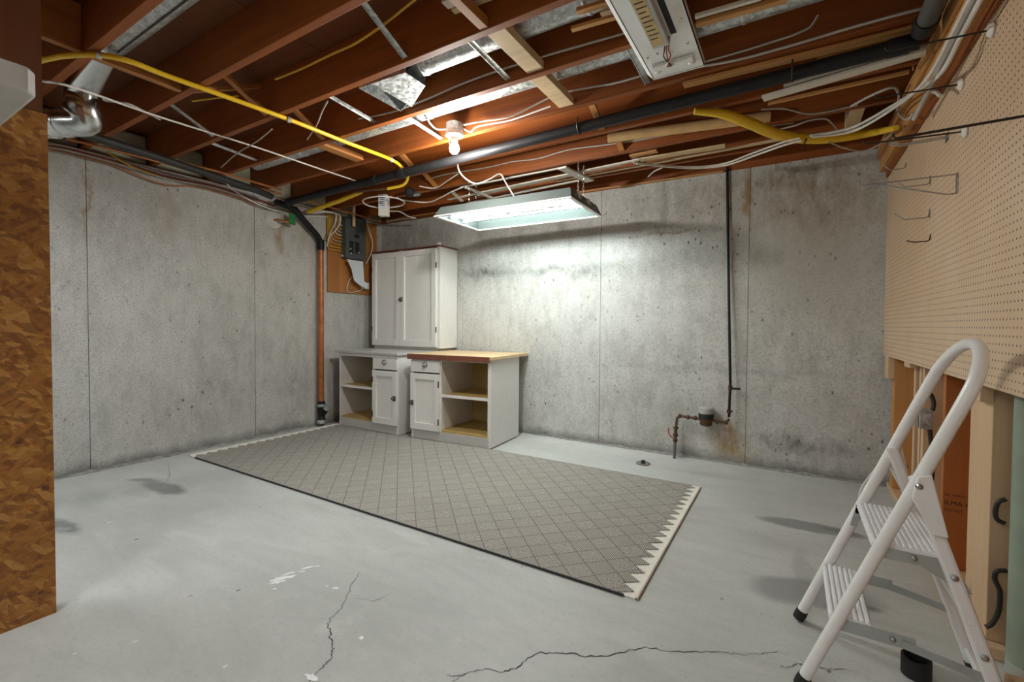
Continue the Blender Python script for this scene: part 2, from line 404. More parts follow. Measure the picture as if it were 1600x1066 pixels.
class MB:
    def __init__(s): s.v = []; s.f = []
    def add(s, vs, fs):
        o = len(s.v); s.v += [tuple(x) for x in vs]; s.f += [tuple(i + o for i in f) for f in fs]; return s
    def box(s, x0, x1, y0, y1, z0, z1):
        return s.add([(x0, y0, z0), (x1, y0, z0), (x1, y1, z0), (x0, y1, z0), (x0, y0, z1), (x1, y0, z1), (x1, y1, z1), (x0, y1, z1)],
                     [(0, 3, 2, 1), (4, 5, 6, 7), (0, 1, 5, 4), (1, 2, 6, 5), (2, 3, 7, 6), (3, 0, 4, 7)])
    def obox(s, c, ax, ay, az):
        c, ax, ay, az = map(Vector, (c, ax, ay, az)); vs = []
        for k in (-1, 1):
            for i, j in ((-1, -1), (1, -1), (1, 1), (-1, 1)): vs.append(c + ax * i + ay * j + az * k)
        return s.add(vs, [(0, 3, 2, 1), (4, 5, 6, 7), (0, 1, 5, 4), (1, 2, 6, 5), (2, 3, 7, 6), (3, 0, 4, 7)])
    def beam(s, a, b, wd, th, up=(0, 0, 1)):
        """bar from a to b, wd across, th along up"""
        a, b, up = Vector(a), Vector(b), Vector(up); d = (b - a); L = d.length; d.normalize()
        sd = d.cross(up)
        if sd.length < 1e-5: sd = d.cross(Vector((1, 0, 0)))
        sd.normalize(); u = sd.cross(d).normalized()
        return s.obox((a + b) / 2, d * L / 2, sd * wd / 2, u * th / 2)
    def tube(s, pts, r, n=10, sub=1, cap=True):
        P = smooth_path(pts, sub) if sub > 1 else [Vector(p) for p in pts]
        R = r if isinstance(r, (list, tuple)) else [r] * len(P)
        t0 = (P[1] - P[0]).normalized(); ref = Vector((0, 0, 1)) if abs(t0.z) < .9 else Vector((1, 0, 0))
        nx = t0.cross(ref).normalized(); vs = []; fs = []
        for i, p in enumerate(P):
            t = (P[min(i + 1, len(P) - 1)] - P[max(i - 1, 0)]).normalized()
            nx = (nx - t * nx.dot(t)).normalized(); ny = t.cross(nx)
            for j in range(n):
                a = 2 * PI * j / n; vs.append(p + (nx * math.cos(a) + ny * math.sin(a)) * R[i])
        for i in range(len(P) - 1):
            for j in range(n): fs.append((i * n + j, i * n + (j + 1) % n, (i + 1) * n + (j + 1) % n, (i + 1) * n + j))
        if cap:
            fs.append(tuple(range(n))[::-1]); fs.append(tuple((len(P) - 1) * n + j for j in range(n)))
        return s.add(vs, fs)
    def lathe(s, base, axis, prof, n=20):
        """prof: list of (radius, height along axis)"""
        base, axis = Vector(base), Vector(axis).normalized()
        nx = axis.orthogonal().normalized(); ny = axis.cross(nx); vs = []; fs = []
        for r, h in prof:
            for j in range(n):
                a = 2 * PI * j / n; vs.append(base + axis * h + (nx * math.cos(a) + ny * math.sin(a)) * r)
        for i in range(len(prof) - 1):
            for j in range(n): fs.append((i * n + j, i * n + (j + 1) % n, (i + 1) * n + (j + 1) % n, (i + 1) * n + j))
        fs.append(tuple(range(n))[::-1]); fs.append(tuple((len(prof) - 1) * n + j for j in range(n)))
        return s.add(vs, fs)
    def prism(s, poly, h):
        """poly: 3D points of one side; h: extrusion vector"""
        n = len(poly); h = Vector(h); P = [Vector(p) for p in poly]
        vs = P + [p + h for p in P]
        return s.add(vs, [tuple(range(n))[::-1], tuple(range(n, 2 * n))] + [(i, (i + 1) % n, n + (i + 1) % n, n + i) for i in range(n)])
    def build(s, name, mat, parent=None, bevel=0, smooth=False, local=False, fix=True):
        me = bpy.data.meshes.new(name); me.from_pydata(s.v, [], s.f)
        if fix:
            bm = bmesh.new(); bm.from_mesh(me); bmesh.ops.recalc_face_normals(bm, faces=bm.faces); bm.to_mesh(me); bm.free()
        me.materials.append(mat)
        if smooth:
            for p in me.polygons: p.use_smooth = True
            me.set_sharp_from_angle(angle=math.radians(42))
        o = bpy.data.objects.new(name, me); COL.objects.link(o)
        if parent:
            o.parent = parent
            if not local: o.matrix_parent_inverse = parent['_m'] if False else mw(parent).inverted()
        if bevel:
            b = o.modifiers.new('bevel', 'BEVEL'); b.width = bevel; b.segments = 2; b.limit_method = 'ANGLE'
        return o
def mw(o):
    m = Matrix.LocRotScale(o.location, o.rotation_euler, o.scale)
    return (mw(o.parent) @ o.matrix_parent_inverse @ m) if o.parent else m
def tag(o, label, cat, group=None):
    o['label'] = label; o['category'] = cat
    if group: o['group'] = group
    return o
def thing(name, label, cat, loc=(0, 0, 0), rotz=0, group=None):
    o = bpy.data.objects.new(name, None); COL.objects.link(o)
    o.empty_display_size = .1; o.location = loc; o.rotation_euler = (0, 0, rotz)
    return tag(o, label, cat, group)
def struct(o): o['kind'] = 'structure'; return o
def pz(pts, z): return [at(x, y, 'z', z) for x, y in pts]
def pzc(pts, z, xmax=.462):
    out = []
    for x, y in pts:
        p = at(x, y, 'z', z); out.append(p if p.x <= xmax else at(x, y, 'x', xmax))
    return out
def text_part(body, size, mat, parent, origin, xdir, ydir, name='printed_text'):
    cu = bpy.data.curves.new('txt', 'FONT'); cu.body = body; cu.size = size; cu.resolution_u = 2
    tmp = bpy.data.objects.new('txt', cu); COL.objects.link(tmp)
    bpy.context.view_layer.update()
    me = bpy.data.meshes.new_from_object(tmp.evaluated_get(bpy.context.evaluated_depsgraph_get()))
    bpy.data.objects.remove(tmp)
    xd, yd = Vector(xdir).normalized(), Vector(ydir).normalized()
    for v in me.vertices: v.co = Vector(origin) + xd * v.co.x + yd * v.co.y
    me.materials.clear(); me.materials.append(mat)
    o = bpy.data.objects.new(name, me); COL.objects.link(o)
    o.parent = parent; o.matrix_parent_inverse = mw(parent).inverted()
    return o

# ================================================================= SETTING
XR = 0.74
fl = struct(MB().box(XL - .3, XR + .3, YR - .2, YB + .3, -.2, 0).build('floor', FLR))
# concrete walls: a core with cast panels between the form seams
wb = struct(MB().box(XL - .3, XR + .3, YB + .012, YB + .3, -.05, WT).build('wall_back', CW_B))
seams = [XL, -3.94, -2.72, -1.5, -.29, XR + .2]
for a, b in zip(seams, seams[1:]):
    MB().box(a + .0015, b - .0015, YB, YB + .03, 0, WT).build('concrete_panel', CW_B, wb, bevel=.0015)
wl = struct(MB().box(XL - .3, XL - .012, YR - .2, YB + .3, -.05, WT).build('wall_left', CW_L))
seams = [YR, -2.44, -1.22, 0.0, 1.22, 2.425, 3.64, YB]
for a, b in zip(seams, seams[1:]):
    MB().box(XL - .03, XL, a + .0018, b - .0018, 0, WT).build('concrete_panel', CW_L, wl, bevel=.0015)
# rough mortar fillets where wall meets floor
def fillet(name, parent, p0, p1, out):
    m = MB(); n = 70; rows = []
    p0, p1, out = Vector(p0), Vector(p1), Vector(out)
    for i in range(n + 1):
        p = p0.lerp(p1, i / n); a = .012 + .018 * random.random(); h = .008 + .022 * random.random()
        rows += [p - out * .004 + Vector((0, 0, h)), p + out * a * .4 + Vector((0, 0, h * .35)), p + out * a + Vector((0, 0, -.001))]
    fs = []
    for i in range(n):
        for j in range(2): fs.append((i * 3 + j, i * 3 + j + 1, i * 3 + j + 4, i * 3 + j + 3))
    m.add(rows, fs); return m.build(name, MORT, parent, smooth=True)
fillet('mortar_fillet', wb, (-2.2, YB, 0), (.56, YB, 0), (0, -1, 0))
fillet('mortar_fillet', wl, (XL, .3, 0), (XL, 3.2, 0), (1, 0, 0))
rw = struct(MB().box(XL - .3, XR + .3, YR - .2, YR, -.05, JT).build('wall_rear', CW_L))

# ceiling: subfloor sheets carried by joists
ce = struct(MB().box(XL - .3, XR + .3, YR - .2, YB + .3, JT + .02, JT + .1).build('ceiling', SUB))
for i in range(6):
    y0 = YR + i * 1.22
    for x0, x1 in ((XL - .2, -2.2), (-2.2, .24), (.24, XR + .25)):
        MB().box(x0 + .002, x1 - .002, y0 + .002, min(y0 + 1.218, YB + .2), JT, JT + .02).build('subfloor_sheet', SUB, ce)
JY = [0.825 + .407 * k for k in range(-9, 9)]      # far edge of each joist
jm = None
for y in JY:
    if y > YB + .02: continue
    if jm is None:
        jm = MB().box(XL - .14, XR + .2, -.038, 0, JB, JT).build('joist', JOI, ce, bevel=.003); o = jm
    else:
        o = jm.copy(); COL.objects.link(o)
    o.location = (0, y, 0)
MB().box(XL - .2, XR + .25, YB + .0, YB + .04, WT, JT).build('rim_joist', JOI, ce)
MB().box(XL - .2, XL - .14, YR, YB + .04, WT, JT).build('rim_joist', RIM, ce)
MB().box(XL - .13, XL - .02, YR, YB, WT, JB).build('sill_plate', STD, ce)
for y in JY:                                         # insulated pockets above the left wall
    if 0.3 < y < 3.9: MB().box(XL - .13, XL - .02, y + .004, y + .407 - .042, WT + .012, JT - .01).build('rim_pocket', RIM, ce, bevel=.02)
def joist_at(k): return JY[9 + k]
# solid blocking and wood cross-bridging, row near the middle
def block(x, k, wd, z0, mat=JOB, th=None):
    y0, y1 = joist_at(k), joist_at(k + 1) - .038
    return MB().box(x - wd / 2, x + wd / 2, y0 + .001, y1 - .001, z0, JT - .01 if th is None else z0 + th).build('blocking', mat, ce, bevel=.002)
block(-1.125, 1, .04, JB + .003, JOB, .045); block(-1.10, 2, .09, JB + .012, PALE, .04); block(-1.12, 3, .09, JB + .012, PALE, .04)
def brace(x, k, flip, mat=JOB, wd=.04):
    y0, y1 = joist_at(k), joist_at(k + 1) - .038
    a, b = (x, y0, JB + .02), (x, y1, JT - .03)
    if flip: a, b = (x, y0, JT - .03), (x, y1, JB + .02)
    return MB().beam(a, b, wd, .02).build('bridging', mat, ce)
for k in (4, 5, 6): brace(-1.06, k, True); brace(-1.12, k, False)
pb_ = at(1331, 203, 'z', JB); block(pb_.x, 6 if pb_.y < joist_at(7) - .05 else 7, .07, JB + .01, PALE)
block(-2.84, -1, .038, JB + .01); block(-2.84, 0, .038, JB + .006, JOB, .035)
brace(-2.72, 1, True); brace(-2.80, 1, False); brace(-2.74, 2, True); block(-2.86, 3, .08, JB + .012, JOB, .04); brace(-2.66, 4, True); brace(-2.8, 5, True)
for x, k in ((-1.58, 1), (-2.24, 2), (-1.26, 2), (-2.05, 3), (-.66, 3), (-3.35, 1), (-3.55, 2)):   # steel straps
    y0, y1 = joist_at(k), joist_at(k + 1) - .038
    zt_ = JB + .045 if k in (2, 3) else JT - .05       # straps pass under the ducts in the duct bays
    m = MB(); m.beam((x, y0 + .001, zt_), (x, y1 - .001, JB + .02), .03, .003); m.beam((x - .012, y0 + .001, zt_ - .002), (x - .012, y1 - .001, JB + .018), .004, .008)
    m.build('steel_bridging', GAL, ce)

# right-hand framed wall
wr = struct(MB().box(XS + .141, XR + .3, YR, YB, 0, JT).build('wall_right', STD))
def stud(y0, y1, mat=STU, x0=XS):
    return MB().box(x0, XS + .14, y0, y1, .04, JB).build('stud', mat, wr, bevel=.002)
sA = stud(3.85, 3.94)
stud(3.27, 3.31, PALZ); stud(3.20, 3.24, PALZ, XS + .01); stud(3.08, 3.12, PALZ)
sD = stud(2.70, 2.738, STD)
stud(2.15, 2.37, PALZ)
for y in (1.3, .9, .5, .1, -.3, -.7, -1.1, -1.5, -1.9, -2.3, -2.7): stud(y, y + .038)
for y0_, y1_ in ((YR, 1.975), (2.105, YB)): MB().box(XS - .005, XS + .14, y0_, y1_, 0, .039).build('bottom_plate', PALZ, wr, bevel=.003)
def cleat(y0, y1, zb, mat=PALZ):
    return MB().box(XP + .0065, XS - .001, y0, y1, zb, 2.13).build('cleat', mat, wr, bevel=.002)
cleat(3.85, 3.98, .76); cleat(3.22, 3.36, .88); cleat(2.14, 2.24, .85); cleat(1.2, 1.3, .87); cleat(-.1, 0, .87)
# ledger boards above the pegboard
MB().box(XP - .045, XS - .001, YR, YB - .01, 2.16, 2.30).build('ledger_board', STU, wr, bevel=.003)
MB().box(XP - .013, XP - .001, YR, YB - .01, 2.118, 2.159).build('ledger_strip', JOI, wr, bevel=.002)
MB().box(XP - .06, XP - .046, YR, YB - .02, 2.25, 2.335).build('ledger_strip', LATH, wr, bevel=.002)
text_part('W. SPRUCE', .0165, INK, wr, (XS + .006, 2.6985, .36), (1, 0, 0), (0, 0, 1))
text_part('ILMA #', .027, INK, wr, (XS + .006, 2.6985, .322), (1, 0, 0), (0, 0, 1))
text_part('CONST.', .018, INK, wr, (XS + .006, 2.6985, .293), (1, 0, 0), (0, 0, 1))
text_part('ILMA', .034, INK, wr, (XS + .008, 3.8485, .19), (1, 0, 0), (0, 0, 1))
text_part('W.S.', .026, INK, wr, (XS + .008, 3.8485, .235), (1, 0, 0), (0, 0, 1))

# OSB partition on the left
wp = struct(MB().box(-2.46, -2.362, YR, .535, 0, JB).build('wall_partition', PLYD))
zt = 1.862
MB().box(-2.3615, -2.35, YR, .555, 0, zt).build('osb_sheet', OSB, wp)
MB().box(-2.3615, -2.352, YR, .543, zt + .003, JB).build('plywood_sheet', PLYD, wp)

# floor marks: cracks and paint splashes
def ribbon(pts, wd, z=.0012, jit=.012, sub=7):
    P = smooth_path([at(x, y, 'z', 0) for x, y in pts], sub)
    P = [p + Vector((random.uniform(-jit, jit), random.uniform(-jit, jit), 0)) * .5 for p in P]
    vs = []; fs = []
    for i, p in enumerate(P):
        t = (P[min(i + 1, len(P) - 1)] - P[max(0, i - 1)]); t.z = 0; t.normalize(); n = Vector((-t.y, t.x, 0))
        h = wd * (.35 + .65 * random.random()) * (1 - .6 * abs(2 * i / (len(P) - 1) - 1)) / 2
        vs += [p + n * h + Vector((0, 0, z)), p - n * h + Vector((0, 0, z))]
    for i in range(len(P) - 1): fs.append((2 * i, 2 * i + 1, 2 * i + 3, 2 * i + 2))
    MB().add(vs, fs).build('crack', CRK, fl)
ribbon([(560, 895), (545, 925), (530, 955), (514, 970), (516, 990), (519, 1010), (520, 1026), (505, 1042), (490, 1056), (480, 1075)], .005)
ribbon([(705, 1066), (730, 1052), (760, 1046), (790, 1050), (808, 1042), (842, 1022), (880, 1021), (930, 1027), (975, 1018), (1010, 1013), (1060, 1019), (1110, 1018), (1165, 1023), (1215, 1019)], .006)
ribbon([(1218, 1043), (1232, 1042), (1245, 1038), (1258, 1040), (1300, 1046), (1340, 1050)], .004)
ribbon([(695, 1054), (712, 1057), (728, 1052)], .004)
ribbon([(250, 760), (265, 745), (262, 720)], .003)
ribbon([(555, 935), (585, 938), (612, 928)], .003)
def splat(x, y, r, rot=0, el=.5):
    c = at(x, y, 'z', .0012); vs = []; n = 14
    for i in range(n):
        a = 2 * PI * i / n; q = r * random.uniform(.45, 1.1)
        ex, ey = q * math.cos(a), q * el * math.sin(a)
        vs.append(c + Vector((ex * math.cos(rot) - ey * math.sin(rot), ex * math.sin(rot) + ey * math.cos(rot), 0)))
    MB().add(vs, [tuple(range(n))]).build('paint_splash', SPL, fl)
for x, y, r, ro, el in ((443, 903, .055, 1.0, .35), (432, 910, .035, .9, .4), (452, 896, .04, 1.0, .25), (482, 887, .035, 1.0, .25), (472, 893, .02, .9, .3), (497, 885, .015, .8, .5), (524, 919, .018, .5, .6), (511, 916, .006, 0, 1), (487, 1058, .03, .2, .5), (565, 997, .014, 0, .7), (430, 920, .012, 1, .5)):
    splat(x, y, r, ro, el)

# ================================================================= LARGE OBJECTS
# ---- rug
rug = thing('area_rug', 'grey flat-woven rug with diamond pattern and white sawtooth ends', 'rug', (-2.36, 2.55, 0))
rx0, rx1, ry0, ry1 = -4.20, -.50, 1.80, 3.29
tn = 18; ts = (ry1 - ry0) / tn; tip = .06
# body drawn as strips so that the outline stays clean
def edge_x(y, right):
    t = ((y - ry0) / ts) % 1.0; q = 1 - abs(2 * t - 1)
    return (rx1 - .03 - tip + q * tip) if right else (rx0 + .03 + tip - q * tip)
N = tn * 2
m = MB()
for i in range(N):
    y0, y1 = ry0 + i * ts / 2, ry0 + (i + 1) * ts / 2
    xa, xb, xc, xd = (edge_x(y0 + (1e-6 if i % 2 == 0 else 0), 0), edge_x(y0 + (1e-6 if i % 2 == 0 else 0), 1), edge_x(y1 - (1e-6 if i % 2 else 0), 1), edge_x(y1 - (1e-6 if i % 2 else 0), 0))
    m.prism([(xa, y0, .003), (xb, y0, .003), (xc, y1, .003), (xd, y1, .003)], (0, 0, .007))
m.build('woven_field', RUG, rug)
for s, x0, x1, xe in ((1, rx1 - .10, rx1 - .004, rx1 - .008), (-1, rx0 + .004, rx0 + .10, rx0 + .008)):
    b_ = MB().box(x0, x1, ry0, ry1, .0005, .006).build('end_band', BORD, rug)
    MB().tube([(xe, ry0, .0075), (xe, ry1, .0075)], .0075, 8).build('end_cord', BORD, b_, smooth=True)
MB().tube([(rx0 + .1, ry0 - .0025, .0058), (rx1 - .06, ry0 - .0025, .0058)], .0055, 8).build('side_binding', BLK, rug, smooth=True)
MB().tube([(rx0 + .1, ry1 + .0025, .0058), (rx1 - .06, ry1 + .0025, .0058)], .005, 8).build('side_binding', RUG, rug, smooth=True)

# ---- base cabinets
def latch(parent, x, y, z):
    y -= .006; m = MB(); m.box(x - .019, x + .019, y - .008, y, z - .024, z + .024); m.box(x - .024, x + .008, y - .022, y - .008, z - .010, z + .010)
    m.lathe((x, y - .006, z), (0, -1, 0), [(.006, 0), (.006, .012), (.010, .016), (.006, .022)], 10)
    return m.build('latch', plain('dull_metal', (.16, .15, .14), .4, .7), parent, local=True)
def cup_pull(parent, x, y, z):
    m = MB(); m.lathe((x, y, z), (0, -1, 0), [(.030, 0), (.029, .006), (.022, .018), (.008, .024)], 16); m.lathe((x, y - .02, z), (0, -1, 0), [(.010, 0), (.012, .008), (.006, .014)], 10)
    return m.build('pull', STEEL, parent, local=True, smooth=True)
def panel_door(parent, x0, x1, y, z0, z1, fr=.055, name='door', th=.026):
    m = MB(); m.box(x0, x0 + fr, y - th, y, z0, z1); m.box(x1 - fr, x1, y - th, y, z0, z1)
    m.box(x0 + fr, x1 - fr, y - th, y, z0, z0 + fr * 1.15); m.box(x0 + fr, x1 - fr, y - th, y, z1 - fr, z1)
    d = m.build(name, WHT, parent, bevel=.0025, local=True)
    MB().box(x0 + fr, x1 - fr, y - th + .018, y - .001, z0 + fr * 1.15, z1 - fr).build('door_panel', WHT, d, local=True)
    return d
def hinge(d, x, y, z):
    y -= .006; m = MB(); m.box(x - .006, x + .006, y - .003, y, z - .028, z + .028); m.tube([(x, y - .004, z - .03), (x, y - .004, z + .03)], .004, 8)
    return m.build('hinge', DROD, d, local=True)
def base_cab(label, loc, rotz, W, D, H, door_left, dw):
    t = thing('base_cabinet', label, 'cabinet', loc, rotz, 'white base cabinets under the wall cabinet')
    tk, s = .085, .02                                     # local: front at y=0, back at y=D, x 0..W
    MB().box(0, s, 0, D, 0, H).build('side_panel', WHT, t, bevel=.002, local=True)
    MB().box(W - s, W, 0, D, 0, H).build('side_panel', WHT, t, bevel=.002, local=True)
    MB().box(s, W - s, .0, .02, 0, tk).build('toe_board', CTOP, t, bevel=.002, local=True)
    xd = dw if door_left else W - dw                      # divider
    MB().box(xd - .01, xd + .01, .002, D - .01, tk, H).build('divider', WHT, t, local=True)
    MB().box(s, W - s, .004, D - .01, tk, tk + .018).build('bottom_board', CREAM, t, local=True)
    ox0, ox1 = (xd + .01, W - s) if door_left else (s, xd - .01)
    MB().box(ox0 - .012, ox0 + .006, -.002, .012, tk + .002, H - .004).build('face_stile', WHT, t, local=True)
    MB().box(ox1 - .01, ox1 + .012, -.002, .012, tk + .002, H - .004).build('face_stile', WHT, t, local=True)
    zs = .415
    sh = MB().box(ox0, ox1, .01, D - .02, zs, zs + .022).build('shelf', CREAM, t, local=True)
    MB().box(ox0, ox1, .004, .0105, zs - .002, zs + .024).build('shelf_edge', WHT, sh, local=True)
    MB().box(ox0 - .012, ox1 + .012, -.001, .012, H - .03, H - .002).build('top_rail', WHT, t, local=True)
    if door_left:
        MB().box(ox0, ox1 - .10, D - .012, D, tk, H).build('back_panel', CREAM, t, local=True)
        MB().box(s, xd, D - .012, D, tk, H).build('back_panel', CREAM, t, local=True)
        MB().box(ox1 - .10, ox1, D - .012, D, tk, .60).build('back_panel', CREAM, t, local=True)
    else:
        MB().box(s, W - s, D - .012, D, tk, H).build('back_panel', CREAM, t, local=True)
    # inner cream faces
    MB().box(ox0, ox0 + .002, .012, D - .014, tk + .02, H - .005).build('inner_lining', WHT if door_left else WHT, t, local=True)
    MB().box(ox1 - .002, ox1, .012, D - .014, tk + .02, H - .005).build('inner_lining', CREAM, t, local=True)
    dx0, dx1 = (.004, xd + .004) if door_left else (xd - .004, W - .004)
    dr = MB().box(dx0, dx1, -.016, .0, .635, H - .035).build('drawer', WHT, t, bevel=.003, local=True)
    cup_pull(dr, (dx0 + dx1) / 2, -.016, .705)
    MB().box(dx0, dx1, -.006, .0, H - .034, H - .002).build('top_rail', WHT, t, local=True)
    d = panel_door(t, dx0, dx1, .0, tk + .006, .622)
    if door_left: latch(d, dx0 + .022, -.02, .34); hinge(d, dx1 - .006, -.02, .53); hinge(d, dx1 - .006, -.02, .18)
    else: latch(d, dx1 - .022, -.02, .36); hinge(d, dx0 + .006, -.02, .53); hinge(d, dx0 + .006, -.02, .18)
    return t
HB = .79
bl = base_cab('white base cabinet in the corner with open shelves on its left', (-4.135, 3.21, .0118), 0, .875, .55, HB - .0118, False, .335)
br = base_cab('white base cabinet with open shelves on its right and brown-edged top', (-3.10, 3.228, .0118), .077, .875, .56, HB - .0118, True, .335)
# tops
t = tag(MB().box(-4.165, -3.235, 3.175, 3.72, HB + .001, HB + .027).build('countertop', CTOP, bevel=.004), 'worn grey board lying on top of the corner base cabinet', 'countertop')
ct = thing('countertop', 'pale wooden worktop with dark red-brown front edge on the base cabinet', 'countertop', (-3.12, 3.2, HB), .077)
MB().box(.0, .93, .0, .72, .001, .028).build('board', CTOPW, ct, bevel=.002, local=True)
MB().box(-.002, .90, -.012, -.001, -.022, .027).build('front_edge', EDGE, ct, bevel=.002, local=True)
# ---- upper cabinet
uc = thing('wall_cabinet', 'tall white two-door cabinet standing above the base cabinets', 'cabinet', (-4.17, 3.715, .842))
W, D, H = 1.01, .285, 1.075
MB().box(0, .02, 0, D, 0, H).build('side_panel', WHT, uc, bevel=.002, local=True)
MB().box(W - .02, W, 0, D, 0, H).build('side_panel', WHT, uc, bevel=.002, local=True)
MB().box(.02, W - .02, D - .012, D, 0, H).build('back_panel', WHT, uc, local=True)
MB().box(.02, W - .02, 0, D - .012, 0, .02).build('bottom_board', WHT, uc, local=True)
MB().box(-.004, W + .004, -.022, D - .0, H, H + .016).build('top_board', EDGE, uc, bevel=.002, local=True)
MB().box(W - .02, W + .005, -.024, .004, H + .016, H + .04).build('top_peg', WHT, uc, local=True)
MB().box(.42, .47, -.004, 0, 0, H).build('mullion', WHT, uc, local=True)
MB().box(W - .04, W, -.006, 0, 0, H).build('face_stile', WHT, uc, local=True)
d1 = panel_door(uc, .004, .445, -.004, .012, H - .012, .062); d2 = panel_door(uc, .452, W - .038, -.004, .012, H - .012, .062)
latch(d2, .475, -.024, .53)
for z in (.2, .88): hinge(d2, W - .034, -.022, z); hinge(d1, .006, -.022, z)
t = tag(MB().box(-4.17, -3.20, 3.725, 4.0, HB + .002, .841).build('riser_board', TRIM, bevel=.003), 'painted board under the foot of the tall white cabinet', 'board')
tag(MB().beam((-4.30, 3.55, .001), (-4.318, 3.55, .74), .30, .02, (1, 0, 0)).build('leaning_board', PLYD), 'dark brown board leaning in the corner beside the base cabinet', 'board')

# ---- step ladder
ld = thing('step_ladder', 'white folding step ladder with two ribbed steps and hand rail', 'ladder', (.28, 1.82, 0))
yn, yf = 1.625, 2.0
def rail(z, y): return Vector((.040 + .385 * z, y, z))
R0 = .0165
pts = [rail(.028, yn), rail(.5, yn), rail(.86, yn)]
zt, zm = 1.055, .93
arc = []
yc, hw = (yn + yf) / 2, (yf - yn) / 2
for i in range(1, 12):
    a = PI - PI * i / 12
    arc.append(rail(.90 + (zt - .90) * math.sin(a) ** .85, yc + hw * math.cos(a)))
pts = [rail(.028, yn), rail(.3, yn), rail(.6, yn), rail(.84, yn)] + arc + [rail(.84, yf), rail(.6, yf), rail(.3, yf), rail(.028, yf)]
MB().tube(pts, R0, 14, sub=4).build('hand_rail', LADW, ld, smooth=True)
for y in (yn, yf):
    MB().lathe(rail(.0085, y), (.385, 0, 1), [(.019, 0), (.020, .02), (.0185, .036)], 14).build('foot', BLK, ld, smooth=True)
def rear(z, y): return Vector((.302 + (.68 - z) * .325, y, z))
for y, s in ((yn + .012, 1), (yf - .012, -1)):
    MB().beam(rear(.03, y), rear(.695, y), .022, .034, (1, 0, .33)).build('rear_leg', LADW, ld, bevel=.008)
    MB().beam(rear(.007, y), rear(.036, y), .026, .038, (1, 0, .33)).build('foot', BLK, ld, bevel=.004)
MB().beam(rear(.07, yn), rear(.07, yf), .02, .02, (1, 0, 0)).build('cross_bar', LADW, ld, bevel=.005)
MB().beam(rear(.33, yn), rear(.33, yf), .02, .02, (1, 0, 0)).build('cross_bar', LADW, ld, bevel=.005)
for y in (yn, yf):     # hinge plates
    s = -1 if y == yn else 1
    q = [rail(.70, y) + Vector((-.012, s * .012, 0)), rail(.66, y) + Vector((-.008, s * .012, -.02)), rear(.55, y) + Vector((-.016, s * .012, 0)), rear(.55, y) + Vector((.018, s * .012, 0)), rear(.70, y) + Vector((.03, s * .012, .01))]
    hp = MB().prism(q, (0, s * .012, 0)).build('hinge_plate', LADW, ld, bevel=.003)
    MB().lathe(rail(.675, y) + Vector((0, s * .024, 0)), (0, s, 0), [(.009, 0), (.008, .004), (.004, .006)], 10).build('rivet', STEEL, hp)
def step(z, x0, x1, th=.022):
    st = MB().box(x0, x1, yn + .018, yf - .018, z - th, z - .002).build('step', STEP, ld, bevel=.003)
    n = int((x1 - x0) / .013)
    for i in range(n):
        xx = x0 + .008 + i * (x1 - x0 - .016) / (n - 1)
        MB().beam((xx, yn + .02, z), (xx, yf - .02, z), .006, .004).build('rib', STEP, st)
    return st
step(.490, .208, .372); step(.247, .112, .215)
for y, s in ((yn + .015, -1), (yf - .015, 1)):
    b = MB(); b.beam((.205, y, .462), (.37, y, .462), .003, .03); b.prism([(.30, y, .455), (.39, y, .455), (.42, y, .40), (.40, y, .40)], (0, s * .003, 0))
    b.build('upper_bracket', ZINC, ld)
    b = MB(); b.beam((.12, y, .222), (.31, y, .222), .004, .034); b.beam((.28, y + s * .004, .218), rear(.185, y), .003, .022)
    b.build('lower_arm', ZINC, ld)
    b = MB(); b.beam((.215, y, .30 + .165), (.20, y, .40), .003, .02); b.build('arm_link', ZINC, ld)
    for p in ((.232, .47), (.30, .465), (.13, .228), (.26, .222)):
        MB().lathe((p[0], y + s * .004, p[1]), (0, s, 0), [(.008, 0), (.007, .004), (.003, .006)], 10).build('rivet', STEEL, ld)
for z in (.44, .25):
    MB().lathe(rear(z, yn) + Vector((0, -.002, 0)), (0, -1, 0), [(.009, 0), (.008, .004), (.003, .006)], 10).build('rivet', STEEL, ld)
MB().tube([at(1420, 655, 'y', 2.03), at(1390, 705, 'y', 2.03), at(1358, 745, 'y', 2.03), at(1345, 765, 'y', 2.03), at(1341, 785, 'y', 2.03)], .003, 6, 6).build('cord', WCAB, ld, smooth=True)

# ---- pegboard and hooks
pb = tag(MB().box(XP, XP + .006, -2.6, YB - .004, .91, 2.144).build('pegboard', PEG), 'tan perforated pegboard covering the right-hand wall', 'pegboard')
def rod_hook(px, py, ln, z1, label, pad=True, r=.0032):
    b = at(px, py, 'x', XP)
    t = thing('pegboard_hook', label, 'hook', b, 0, 'pegboard hooks')
    if pad: MB().lathe(b - Vector((.0, 0, 0)), (-1, 0, 0), [(.020, 0), (.023, .006), (.017, .014), (.006, .017)], 16).build('pad', WPLA, t, smooth=True)
    MB().tube([b, b + Vector((-ln * .9, 0, z1 * .9)), b + Vector((-ln, 0, z1)), b + Vector((-ln - .006, 0, z1 + .014))], r, 8).build('rod', DROD, t, smooth=True)
rod_hook(1553, 46, .27, .012, 'uppermost dark rod hook with white pad near top of pegboard')
rod_hook(1505, 131, .26, .012, 'second dark rod hook with white pad, below the uppermost one')
rod_hook(1511, 205, .30, .012, 'third dark rod hook with white pad, above the wire bracket')
rod_hook(1620, 178, .29, -.005, 'long dark rod hook entering from the right photo edge', False, .004)
